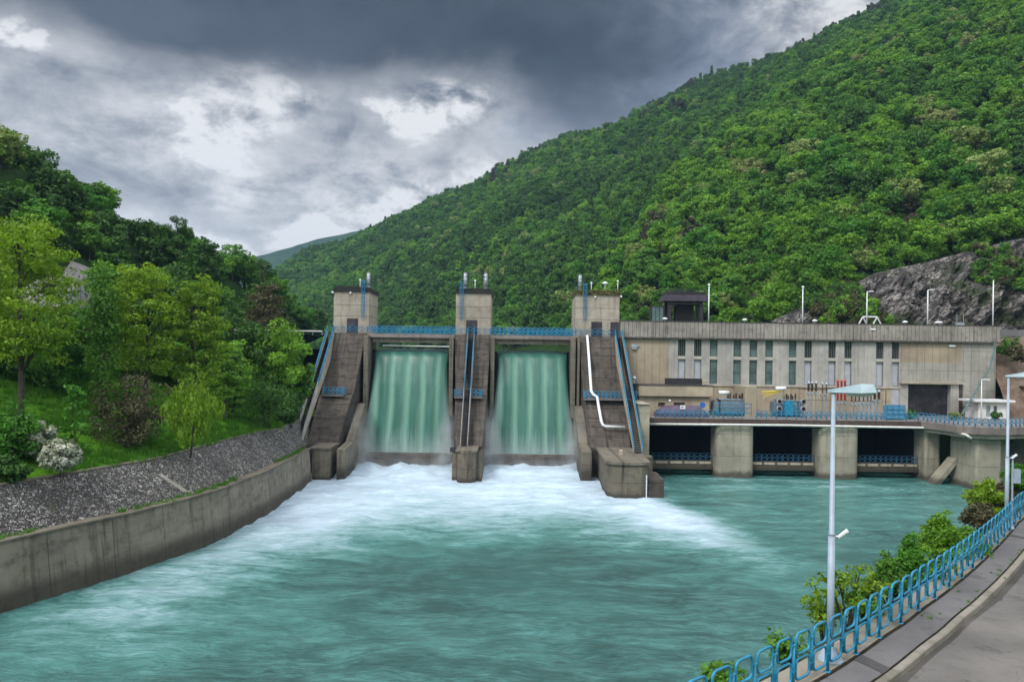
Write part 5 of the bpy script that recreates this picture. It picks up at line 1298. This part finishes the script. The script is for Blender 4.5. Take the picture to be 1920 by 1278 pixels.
# --- crowns for the hillside woods (unit about 10 m tall)
def wood_proto(seed, mat, kind):
    rng = np.random.default_rng(seed)
    r = rng.uniform(3.2,4.2); hz = rng.uniform(3.6,4.6)
    if kind == 1: r *= .75; hz *= 1.2
    cen = ell_clumps(rng, 40, (0,0,5.6), (r,r,hz*.82), .42); cen = cen[cen[:,2] > 1.2]
    if kind == 2:
        zz_ = np.linspace(1.2, 11.5, 44); a_ = rng.uniform(0,6.28,44); r_ = 2.3*(1-(zz_-1.2)/10.8)*rng.uniform(.35,1,44); cen = np.stack([r_*np.cos(a_), r_*np.sin(a_), zz_], -1)
    lum = np.clip(.45 + (rng.normal(size=len(cen))*.24), 0, 1)
    rad = np.repeat(rng.uniform(.7,1.7,len(cen))[:,None], 3, 1)*np.array([1,1,.75 if kind != 2 else .5])*(.75 if kind == 2 else 1)
    v, f, tn = leaves(rng, cen, rad, 92, .285, tints=lum)
    m = MB(); m.tube([(0,0,-1.5),(0.1,0,3),(0,.1,6.5)],[.24,.18,.06],6)
    for c_ in cen[::6]: m.tube([(0,0,2.6),tuple(c_)],[.1,.03],4)
    nv = len(v); v = np.concatenate([v, np.array(m.v)]); tn = np.concatenate([tn, np.zeros(len(m.v))])
    quads = [q for q in m.f if len(q) == 4]; f = np.concatenate([f, np.array(quads)+nv])
    me = np_mesh('hillside_tree', v, f, FM[mat], attrs={'tint': tn}); me.materials.append(M['bark'])
    mi = np.zeros(len(me.polygons), np.int32); mi[-len(quads):] = 1; me.polygons.foreach_set('material_index', mi)
    return me
WOODMAT = ['fresh','fresh','mid','mid','mid','deep','fresh','deep','pale','dusk','deep','bright']
WOOD = [wood_proto(100+i, m_, 2 if i == 10 else i % 2) for i, m_ in enumerate(WOODMAT)]
PROTO = bpy.data.collections.new('tree_kinds')
for i, me in enumerate(WOOD):
    o = bpy.data.objects.new(f'kind_{i:02d}', me); PROTO.objects.link(o)
def scatter_group(name, coll):
    ng = bpy.data.node_groups.new(name, 'GeometryNodeTree')
    ng.interface.new_socket('Geometry', in_out='INPUT', socket_type='NodeSocketGeometry'); ng.interface.new_socket('Geometry', in_out='OUTPUT', socket_type='NodeSocketGeometry')
    nd = ng.nodes; gi = nd.new('NodeGroupInput'); go = nd.new('NodeGroupOutput')
    ci = nd.new('GeometryNodeCollectionInfo'); ci.inputs[0].default_value = coll; ci.inputs[1].default_value = True; ci.inputs[2].default_value = True
    ip = nd.new('GeometryNodeInstanceOnPoints'); ip.inputs['Pick Instance'].default_value = True
    def at(nm, ty):
        a = nd.new('GeometryNodeInputNamedAttribute'); a.data_type = ty; a.inputs[0].default_value = nm; return a.outputs[0]
    ng.links.new(gi.outputs[0], ip.inputs['Points']); ng.links.new(ci.outputs[0], ip.inputs['Instance'])
    ng.links.new(at('pick','INT'), ip.inputs['Instance Index'])
    rv_ = nd.new('ShaderNodeCombineXYZ'); ng.links.new(at('rot','FLOAT'), rv_.inputs[2])
    e2r = nd.new('FunctionNodeEulerToRotation'); ng.links.new(rv_.outputs[0], e2r.inputs[0]); ng.links.new(e2r.outputs[0], ip.inputs['Rotation'])
    ng.links.new(at('scl','FLOAT_VECTOR'), ip.inputs['Scale']); ng.links.new(ip.outputs[0], go.inputs[0])
    return ng
def scatter(name, pts, rot, scl, pick, coll, kind='stuff'):
    me = bpy.data.meshes.new(name); me.vertices.add(len(pts)); me.vertices.foreach_set('co', np.asarray(pts, np.float32).ravel())
    me.attributes.new('rot','FLOAT','POINT').data.foreach_set('value', np.asarray(rot, np.float32))
    me.attributes.new('scl','FLOAT_VECTOR','POINT').data.foreach_set('vector', np.asarray(scl, np.float32).ravel())
    me.attributes.new('pick','INT','POINT').data.foreach_set('value', np.asarray(pick, np.int32))
    o = obj(name, me); o['kind'] = kind; md = o.modifiers.new('scatter','NODES'); md.node_group = scatter_group(name, coll); return o

def grid_points(g, r0, r1, spacing, rng, c0=0, c1=None):
    """jittered points over rows r0..r1 of a lofted grid, about spacing metres apart"""
    g = g[r0:r1+1, c0:c1]; R, n = g.shape[:2]; out = []
    for i in range(R-1):
        for j in range(n-1):
            a, b_, c_, d_ = g[i,j], g[i,j+1], g[i+1,j+1], g[i+1,j]
            area = np.linalg.norm(np.cross(b_-a, d_-a)); k = area/(spacing*spacing); k = int(k) + (rng.random() < k-int(k))
            for _ in range(k):
                u_, v_ = rng.random(2); out.append((a*(1-u_)+b_*u_)*(1-v_) + (d_*(1-u_)+c_*u_)*v_)
    return np.array(out)
def in_view(p, pad=60):
    x, y, z = p
    if y < 5: return False
    du, dv = x/y*F, (H-z)/y*F; a = du*CR - dv*SR + 960; b_ = du*SR + dv*CR + 668
    return -pad < a < 1920+pad and -200 < b_ < 1278
rng = np.random.default_rng(77)
fp = grid_points(rhg, 2, 2+24+24+22+1, 5.6, rng)
fp = np.array([p for p in fp if in_view(p, 160)])
def patchy(p, s=.012):
    return fbm(p[:,0]*s, (p[:,1]+p[:,2])*s, 3, 71)
def picks(p, rng, light):
    q = patchy(p) + rng.normal(size=len(p))*.22 + light
    order = np.array([5,7,3,2,4,0,6,1]); r_ = order[np.clip(((q+.5)*8).astype(int), 0, 7)]
    r_ = np.where(rng.random(len(p)) < .018, 8, r_); r_ = np.where(rng.random(len(p)) < .035, 10, r_); r_ = np.where((rng.random(len(p)) < .14) & (q > 0), 11, r_); d_ = fbm(p[:,0]*.02, (p[:,1]+p[:,2]*2)*.006, 4, 83)
    return np.where((d_ > .165) & (rng.random(len(p)) < .7) & (p[:,0] > -20), 9, r_)
sc_ = rng.uniform(.75,1.3,len(fp)); 
scatter('distant_forest', fp, rng.uniform(0,6.28,len(fp)), np.stack([sc_*.86,sc_*.86,sc_*rng.uniform(.75,1.1,len(fp))],-1), picks(fp, rng, -.24), PROTO)
sp_pts = grid_points(spg, 1, 1+20+20+1, 4.2, rng); sp_pts = np.array([p for p in sp_pts if in_view(p, 160)])
dist = np.linalg.norm(sp_pts - np.array([0,0,H]), axis=1); order_ = np.argsort(dist)
near = order_[:170]; rest = order_[170:]
pk = picks(sp_pts, rng, .17); sc_ = .42 + .68*rng.random(len(sp_pts))**1.4
scatter('hillside_forest', sp_pts[rest], rng.uniform(0,6.28,len(rest)), np.stack([sc_[rest]*1.1,sc_[rest]*1.1,sc_[rest]*rng.uniform(.85,1.15,len(rest))],-1), pk[rest], PROTO)
KN = {'bright':'bright green','fresh':'light green','mid':'mid green','deep':'dark green','pale':'cream flowering','dusk':'brownish half bare'}
for i in near:
    k = int(pk[i]); o = obj('hillside_tree', WOOD[k], loc=tuple(sp_pts[i])); s_ = float(sc_[i])*.85; o.scale = (s_*1.1,s_*1.1,s_); o.rotation_euler = (0,0,float(rng.uniform(0,6.28)))
    tag(o, f'{KN[WOODMAT[k]]} broadleaf tree in the dense wood above the rock cliff and power station', 'tree', f'{KN[WOODMAT[k]]} trees on the right hillside')
# left hill: every tree on its own
lp = grid_points(lhg, 6+6+6+3+1, 6+6+6+3+10+12+2, 5.6, rng)
def hit(px, py):
    q = lhb.ray_cast(Vector((0,0,H)), (W(px,py,1000)-Vector((0,0,H))).normalized()); return q[0]
SC_A, SC_B = hit(66,592), hit(192,528)
print('scree', SC_A, SC_B)
def seg_d(p):
    a, b_ = SC_A.xy, SC_B.xy; q = Vector((p[0],p[1])); d_ = b_-a; k = max(0, min(1, (q-a).dot(d_)/d_.length_squared)); return (q-(a+d_*k)).length
def scree_zone(p, m=3.2): return seg_d(p) < m
lp = np.array([p for p in lp if in_view(p, 90) and not scree_zone(p, 4.2)])
lk = picks(lp, rng, .02)
for p, k in zip(lp, lk):
    k = int(k); o = obj('hillside_tree', WOOD[k], loc=tuple(p)); s_ = float(rng.uniform(.5,.86)); o.scale = (s_*1.15,s_*1.15,s_*float(rng.uniform(.9,1.15))); o.rotation_euler = (0,0,float(rng.uniform(0,6.28)))
    tag(o, f'{KN[WOODMAT[k]]} broadleaf tree in the wood on the left hill', 'tree', f'{KN[WOODMAT[k]]} trees on the left hill')
print('left hill trees', len(lp), 'forest', len(fp), 'spur', len(sp_pts))

# --- bank trees, each with trunk and crown
def bank_tree(px, top, Y, wpx, kind, mat, label, base=None, name='tree', cat='tree', seed=0, bottom=.28):
    rng = np.random.default_rng(900+seed); x = wx(px, top+60, Y); z = drop(lhb, x, Y, 400); z = 8 if z is None else z
    zt = wz(px, top, Y); h = max(1.0, zt-z); r = wpx/2/F*Y
    root = thing(name, label, cat, (x, Y, z-.05))
    if kind == 'locust':
        cen = []; rad = []
        nl = int(9+h*.9)
        for q in range(nl):
            zc = h*(bottom+.06+(.90-bottom)*(q/(nl-1))); rr = r*(.45+.55*math.sin(math.pi*min(1,(q/(nl-1))*.85+.12)))
            for k in range(int(4+rr*1.5)):
                a = rng.uniform(0,6.28); d_ = rr*rng.uniform(.25,1)**.6*.85; cen.append((d_*math.cos(a), d_*math.sin(a), zc+rng.normal()*.35 - d_*.08)); s_ = rng.uniform(.7,1.25)*max(.5,r*.24); rad.append((s_,s_,s_*.42))
        cen, rad = np.array(cen), np.array(rad); per, sz = 62, .135
    elif kind == 'column':
        cen = np.stack([rng.normal(size=60)*r*.32, rng.normal(size=60)*r*.32, h*(.12+.86*rng.random(60))], -1); cen[:,:2] *= (1.15-np.abs(cen[:,2:3]/h-.45)); rad = np.repeat((rng.uniform(.45,.75,60)*r*.8)[:,None],3,1)*np.array([1,1,1.5]); per, sz = 130, .12
    elif kind == 'bush':
        cen = ell_clumps(rng, 42, (0,0,h*.42), (r*.82,r*.82,h*.45), .5); cen[:,2] = np.abs(cen[:,2]); rad = np.repeat((rng.uniform(.22,.36,42)*r)[:,None],3,1)*np.array([1,1,.8]); per, sz = 110, .12
    elif kind == 'sapling':
        cen = []; 
        for q in range(16): zc = h*(.18+.8*q/15); rr = r*(1.05-.75*q/15); a = q*2.4; cen.append((rr*.6*math.cos(a), rr*.6*math.sin(a), zc))
        cen = np.array(cen); rad = np.repeat((rng.uniform(.26,.42,16)*r)[:,None],3,1)*np.array([1,1,.5]); per, sz = 70, .13
    elif kind == 'weep':
        cen = ell_clumps(rng, 60, (0,0,h*.56), (r*.95,r*.95,h*.42), .5); rad = np.repeat((rng.uniform(.2,.3,60)*r)[:,None],3,1)*np.array([1,1,1.3]); per, sz = 110, .14
    else:                                                                   # broad
        nc = 56; cen = ell_clumps(rng, nc, (0,0,h*.60), (r*.86,r*.86,h*.36), .42); rad = np.repeat((rng.uniform(.22,.34,nc)*r)[:,None],3,1)*np.array([1,1,.7]); per, sz = 170, .165
    lum = np.clip(.45+rng.normal(size=len(cen))*.25, 0, 1)
    obj('crown', crown_mesh('crown', FM[mat], cen, rad, per, sz, rng, tints=lum, droop=.6 if kind == 'weep' else 0), root)
    obj('trunk', trunk_mesh('trunk', h*.95, max(.06, h*.017), cen, rng, 14 if kind in ('locust','bush') else 9, multi=3 if kind == 'bush' else 1), root)
    return root
BT = [
 (42,402,62,215,'locust','lime','tall yellow green tree with bare trunk at the left edge of the picture'),
 (-45,470,66,170,'locust','lime','yellow green tree cut off by the left picture edge'),
 (270,490,74,150,'locust','lime','airy yellow green tree standing behind the brown bush, left of a taller trunk'),
 (372,515,78,120,'locust','lime','slender yellow green tree with dark straight trunk right of the brown bush'),
 (195,508,70,74,'column','mid','narrow upright dark green tree like a column left of the airy tree'),
 (128,592,74,118,'broad','bright','bright green round tree right of the tall edge tree'),
 (522,592,98,124,'broad','fresh','broad yellowish green tree right beside the left spillway stair'),
 (560,650,101,58,'broad','mid','dark green tree squeezed against the left spillway stair'),
 (450,560,96,130,'broad','deep','dark tree standing behind the slender yellow green tree'),
 (498,462,128,100,'broad','deep','dark round tree on the skyline right of the left hill'),
 (388,440,140,62,'broad','deep','small lone dark tree standing out on the left skyline'),
 (330,400,140,70,'broad','deep','dark tree leaning over the edge of the left hill'),
 (245,570,92,90,'broad','mid','mid green tree behind the columnar tree'),
 (330,640,90,120,'broad','mid','dense green tree under the white guard rail'),
 (425,640,86,100,'locust','fresh','light green tree below the guard rail left of the broad tree'),
 (500,530,112,90,'locust','olive','brownish thin tree above the dark roofed shelter'),
 (60,640,70,130,'bush','mid','dark bush under the tall tree at the left edge'),
 (120,650,72,110,'bush','bright','bright green bush beside the grass slope'),
 (190,640,82,90,'bush','mid','green bush at the foot of the columnar tree'),
 (245,668,66,150,'bush','olive','brown twiggy bush with dark hollow on the grass slope'),
 (358,706,66,116,'weep','lime','small weeping yellow green tree on the grass slope'),
 (140,722,60,76,'sapling','bright','bright green sapling standing free on the grass'),
 (25,738,56,130,'bush','bright','bright green shrub above the stone bank at the left edge'),
 (112,815,55,76,'bush','bloom','white flowering bush at the top of the stone bank'),
 (78,778,57,60,'bush','bloom','smaller white flowering bush behind the first one'),
 (10,845,52,80,'bush','deep','dark low bush in the left corner above the stones'),
 (500,690,90,110,'bush','deep','dark bush filling the gap under the broad tree by the stair'),
 (430,690,88,70,'bush','mid','green bush behind the weeping tree'),
 (540,720,96,64,'bush','deep','dark bush beside the foot of the left spillway stair'),
 (20,600,80,140,'broad','mid','mid green tree behind the tall edge tree'),
]
for i, b_ in enumerate(BT):
    px, top, Y, wpx, kd, mt, lab = b_
    bush = kd == 'bush'
    bank_tree(px, top, Y, wpx, kd, mt, lab, name='bush' if bush else 'tree', cat='bush' if bush else 'tree', seed=i)

# grass on the left bank
gr = []; 
for i in range(4):
    r_ = np.random.default_rng(500+i); n = 34; a = r_.uniform(0,6.28,n); rr = r_.uniform(0,.28,n); hh = r_.uniform(.16,.42,n); ln = r_.uniform(.02,.22,n)
    bx, by = rr*np.cos(a), rr*np.sin(a); b2 = r_.uniform(0,6.28,n); w_ = .018
    v = np.stack([np.stack([bx-w_*np.sin(b2),by+w_*np.cos(b2),0*bx-.03],-1),np.stack([bx+w_*np.sin(b2),by-w_*np.cos(b2),0*bx-.03],-1),np.stack([bx+ln*np.cos(b2)+w_*.3*np.sin(b2),by+ln*np.sin(b2),hh],-1),np.stack([bx+ln*np.cos(b2)-w_*.3*np.sin(b2),by+ln*np.sin(b2),hh],-1)],1).reshape(-1,3)
    gr.append(np_mesh('tuft', v, np.arange(n*4).reshape(-1,4), FM['grass'], attrs={'tint': np.repeat(r_.random(n),4)}))
GC = bpy.data.collections.new('tuft_kinds')
for i, me in enumerate(gr): GC.objects.link(bpy.data.objects.new(f'tuft_{i}', me))
gp = grid_points(lhg, 0, 14, .42, rng); gp = np.array([p for p in gp if in_view(p, 20) and p[1] < 112])
keep = fbm(gp[:,0]*.2, gp[:,1]*.2, 3, 91) > -.16; gp = gp[keep]
s_ = rng.uniform(.6,1.5,len(gp)); scatter('grass', gp, rng.uniform(0,6.28,len(gp)), np.stack([s_,s_,s_*rng.uniform(.6,1.2,len(gp))],-1), rng.integers(0,4,len(gp)), GC)
# weeds on the wall's coping ledge and bushes on the cliff
wv = []
for p in resample(WT, 400):
    if fbm(np.array([p.y*.15]), np.array([p.x*.15]), 3, 93)[0] > -.02: wv.append((p.x-.75+rng.normal()*.25, p.y+rng.normal()*.3, 4.52))
wv = np.array(wv); s_ = rng.uniform(.5,1.3,len(wv)); scatter('ledge_weeds', wv, rng.uniform(0,6.28,len(wv)), np.stack([s_,s_,s_*.8],-1), rng.integers(0,4,len(wv)), GC)

SH = bpy.data.collections.new('shrub_kinds')
for i, mt in enumerate(('mid','fresh','deep','olive')):
    r_ = np.random.default_rng(640+i); cen = ell_clumps(r_, 22, (0,0,.9), (1.0,1.0,.75), .5); rad = np.full((22,3), .42); SH.objects.link(bpy.data.objects.new(f'shrub_{i}', crown_mesh('shrub', FM[mt], cen, rad, 60, .13, r_)))
cp_ = clg.reshape(-1,3); sel = rng.choice(len(cp_), 7000, replace=False); cp_ = cp_[sel]
k_ = fbm(cp_[:,0]*.09, cp_[:,2]*.12, 4, 97) + np.clip((70-cp_[:,0])*.006, -.02, .10); cp_ = cp_[(k_ > .03) & (cp_[:,2] > 21)]
s_ = .3 + 1.1*rng.random(len(cp_))**2; cp_[:,1] -= .3; print('cliff shrubs', len(cp_)); scatter('cliff_shrubs', cp_, rng.uniform(0,6.28,len(cp_)), np.stack([s_,s_,s_],-1), rng.integers(0,4,len(cp_)), SH)
# undergrowth on the near bank
up_ = []
for i in range(420):
    k = int(rng.integers(120,205)); o_ = rng.uniform(-7.5,-2.6); q = RP[k] + NR[k]*o_; z = drop(bbv, q.x, q.y, 60)
    if z is not None and z > .2: up_.append((q.x,q.y,z))
up_ = np.array(up_); s_ = rng.uniform(.25,.6,len(up_)); scatter('bank_undergrowth', up_, rng.uniform(0,6.28,len(up_)), np.stack([s_,s_,s_],-1), rng.integers(0,4,len(up_)), SH)
lw = grid_points(lhg, 11, 23, 2.6, rng); lw = np.array([p for p in lw if in_view(p, 40) and not scree_zone(p)]); s_ = rng.uniform(.7,1.6,len(lw))
scatter('hillside_undergrowth', lw, rng.uniform(0,6.28,len(lw)), np.stack([s_,s_,s_],-1), rng.choice([0,2,2,3], len(lw)), SH)

fw = grid_points(spg, 1, 9, 2.3, rng); fw = np.array([p for p in fw if in_view(p, 30)]); s_ = rng.uniform(.7,1.9,len(fw))
scatter('cliff_top_undergrowth', fw, rng.uniform(0,6.28,len(fw)), np.stack([s_,s_,s_],-1), rng.choice([0,0,1,2,3], len(fw)), SH)
kw = []
for i in range(260):
    k = int(rng.integers(60,200)); 
    if fbm(np.array([k*.09]), np.array([2.2]), 3, 61)[0] > .0: q = RP[k] + NR[k]*(.82 if rng.random() < .6 else -.02) + Vector((rng.normal()*.05, rng.normal()*.2, 0)); kw.append((q.x,q.y,q.z-.01))
kw = np.array(kw); s_ = rng.uniform(.15,.38,len(kw)); scatter('kerb_weeds', kw, rng.uniform(0,6.28,len(kw)), np.stack([s_,s_,s_*.7],-1), rng.integers(0,4,len(kw)), GC)
# near bank plants, each its own
def near_plant(px, top, Y, wpx, kind, mat, label, seed):
    rng = np.random.default_rng(1200+seed); x = wx(px, top, Y)
    i = min(range(240), key=lambda i: (RP[i].xy - Vector((x,Y))).length)
    z = drop(bbv, x, Y, 60)
    if z is None: z = max(0.2, ZR-9)
    zt = wz(px, top, Y); h = max(.8, zt-z); r = wpx/2/F*Y
    root = thing('shrub', label, 'shrub', (x,Y,z-.05))
    if kind == 'sparse':
        cen = []; rad = []; m = MB()
        for k in range(9):
            a = rng.uniform(0,6.28); d_ = r*rng.uniform(.3,1); tip = Vector((d_*math.cos(a), d_*math.sin(a), h*rng.uniform(.6,1.0))); mid = tip*.5 + Vector((0,0,h*.12)); m.tube([(0,0,-.2),mid,tip],[.045,.03,.01],5)
            for q in range(4): cen.append(tuple(tip.lerp(mid, q*.22) + Vector(rng.normal(size=3)*.12))); rad.append((.2,.2,.14))
        cen, rad = np.array(cen), np.array(rad); per, sz = 24, .06
        me = bpy.data.meshes.new('stem'); me.from_pydata(m.v, [], m.f); me.materials.append(M['bark']); obj('stem', me, root)
    elif kind == 'cone':
        cen = []; rad = []; m = MB()
        for k in range(int(20 + 8*r)):
            a = rng.uniform(0,6.28); q = rng.random(); d_ = r*(1.15-q)*rng.uniform(.2,1); tip = Vector((d_*math.cos(a), d_*math.sin(a), h*(.35+.65*q)*rng.uniform(.85,1.0))); mid = tip*.5 + Vector((0,0,h*.08)); m.tube([(0,0,-.2),mid,tip],[.035,.022,.008],4)
            for w_ in np.linspace(0,.62,6): cen.append(tuple(tip.lerp(mid, w_) + Vector(rng.normal(size=3)*.10))); s_ = rng.uniform(.14,.30); rad.append((s_,s_,s_*.6))
        cen, rad = np.array(cen), np.array(rad); per, sz = 46, .055
        me = bpy.data.meshes.new('stem'); me.from_pydata(m.v, [], m.f); me.materials.append(M['bark']); obj('stem', me, root)
    else:
        n = 60; q = rng.random(n)**.7
        cen = np.stack([rng.normal(size=n)*r*.5*(1.1-q), rng.normal(size=n)*r*.5*(1.1-q), h*q*.96], -1); rad = np.repeat((rng.uniform(.16,.3,n)*r)[:,None],3,1)*np.array([1,1,.6]); per, sz = 170, .062
        obj('stem', trunk_mesh('stem', h*.9, .06, cen, rng, 12, multi=2), root)
    obj('foliage', crown_mesh('foliage', FM[mat], cen, rad, per, sz, rng), root)
NP = [(1590,1062,21.5,150,'sparse','lime','sparse yellow green shrub just right of the front street lamp'),
 (1548,1100,21.8,60,'sparse','lime','thin sprig poking out left of the front street lamp'),
 (1705,1008,25,70,'cone','bright','small conical green shrub behind the railing'),
 (1668,1040,24,90,'cone','mid','low dark shrub left of the conical one behind the railing'),
 (1763,962,28,110,'cone','fresh','tall light green shrub right of the conical shrub'),
 (1810,990,29,110,'cone','mid','dense mid green shrub behind the railing bend'),
 (1850,895,36,100,'cone','lime','yellow green shrub rising in front of the deck corner pier'),
 (1885,905,37,90,'cone','olive','brownish shrub left of the far street lamp'),
 (1912,858,40,90,'cone','bright','bright green shrub right of the far street lamp'),
 (1840,940,33,80,'cone','olive','olive shrub below the deck corner pier'),
 (1625,1150,21.5,80,'sparse','mid','low leafy shrub under the sparse one behind the railing'),
 (1480,1190,18.6,60,'sparse','mid','small leafy weed seen through the railing loops near the front'),
 (1350,1255,17,60,'sparse','mid','low weed at the bottom edge behind the first railing loops'),
 (1900,975,34,70,'cone','mid','dark shrub tucked behind the far railing'),
 (1740,1075,25,60,'sparse','mid','low dense shrub at the middle of the railing')]
for i, a_ in enumerate(NP): near_plant(*a_, i)
for i, (px, py, Y, lab) in enumerate(((1707,778,110,'small yellowish weed left of the goods door'),(1790,778,110,'small green weed right of the goods door'),(1868,772,109.5,'small dark bush in front of the white hut'),(1905,672,116,'green shrub on the brown bank below the upper road'),(1890,660,117.5,'leafy shrub under the upper guard wall'))):
    p = W(px,py,Y); z = p.z-.6 if i > 2 else ZD; o = obj('shrub', SH.objects[i%4].data, loc=(p.x,Y,z)); s_ = 1.6 if i > 2 else .75; o.scale = (s_,s_,s_); tag(o, lab, 'shrub')

# fence at the cut on the left hill
m = MB(); a_, b_ = hit(118,584), hit(212,534); r_ = thing('hill_fence', 'grey mesh fence climbing beside the scree on the left hill', 'fence', tuple((a_+b_)/2))
sh = MB(); N_ = 10
for k in range(N_):
    p, q = a_.lerp(b_, k/N_), a_.lerp(b_, (k+1)/N_)
    for dz in np.linspace(.1,2.2,8): sh.tube([p+Vector((0,0,dz)), q+Vector((0,0,dz))], .04, 4)
    for j in range(6): s_ = p.lerp(q, j/6); sh.tube([s_+Vector((0,0,.1)), s_+Vector((0,0,2.2))], .035, 4)
sh.build('mesh_panel', M['fencegrey'], r_)
for k in range(N_+1):
    p = a_.lerp(b_, k/N_); mm = MB(); mm.tube([p+Vector((0,0,-2)), p+Vector((0,0,2.4))], .10, 5); mm.build('post', M['fencegrey'], r_)
mi = np.zeros(len(lh.data.polygons), np.int32); lh.data.polygons.foreach_get('material_index', mi)
zone = np.array([scree_zone(c_, 3.6) for c_ in cen_all]); mi[zone] = 2; lh.data.polygons.foreach_set('material_index', mi)

# ------------------------------------------------------------------ spray at the foot of the falls, and the valley air
def volmat(name, dens, col, aniso=.2, spray=False):
    m, t, out = newmat(name)
    if spray:
        pos = t.n('ShaderNodeNewGeometry').outputs['Position']; sp = t.n('ShaderNodeSeparateXYZ', {0: pos}); X, Y, Z = sp.outputs
        g = t.n('ShaderNodeTexCoord').outputs['Generated']; gs = t.n('ShaderNodeSeparateXYZ', {0: g}).outputs
        ex = t.math('ABSOLUTE', t.math('SUBTRACT', gs[0], .5))
        side = t.math('ADD', .3, t.math('MULTIPLY', t.ramp(ex, .22, .42), .7))
        fade = t.math('MULTIPLY', t.math('SUBTRACT', 1.0, t.ramp(ex, .42, .5)), t.math('MULTIPLY', t.ramp(gs[1], 0, .3), t.math('SUBTRACT', 1.0, t.ramp(gs[1], .8, 1.0))))
        top = t.math('POWER', t.math('SUBTRACT', 1.0, t.ramp(gs[2], .0, t.math('ADD', .35, t.math('MULTIPLY', t.ramp(ex, .2, .42), .6)), False)), 1.3)
        nz = t.ramp(t.noise(pos, .55, 4), .3, .7)
        d_ = t.math('MULTIPLY', t.math('MULTIPLY', t.math('MULTIPLY', side, fade), t.math('MULTIPLY', top, nz)), dens)
    else: d_ = dens
    v = t.n('ShaderNodeVolumePrincipled', {'Color': col, 'Density': d_, 'Anisotropy': aniso})
    t.link(v.outputs[0], out.inputs[1]); return m
M['spray'] = volmat('drifting spray', .55, (.92,.95,.97), .2, True)
for a, c in ((-23.5,-7.6),(-4.6,11.2)):
    m = MB(); m.box(a, c, 103.5, 113.6, .2, 10.5); o = m.build('spray_mist', M['spray'], None); o['kind'] = 'stuff'
if HAZE:
    M['haze'] = volmat('valley air', HAZE, (.42,.66,1.0), .3)
    m = MB(); m.box(-3600,3600,-1600,3000,-7.2,470); o = m.build('haze', M['haze'], None); o['kind'] = 'stuff'
SC.cycles.volume_step_rate = 2.0; SC.cycles.volume_max_steps = 128
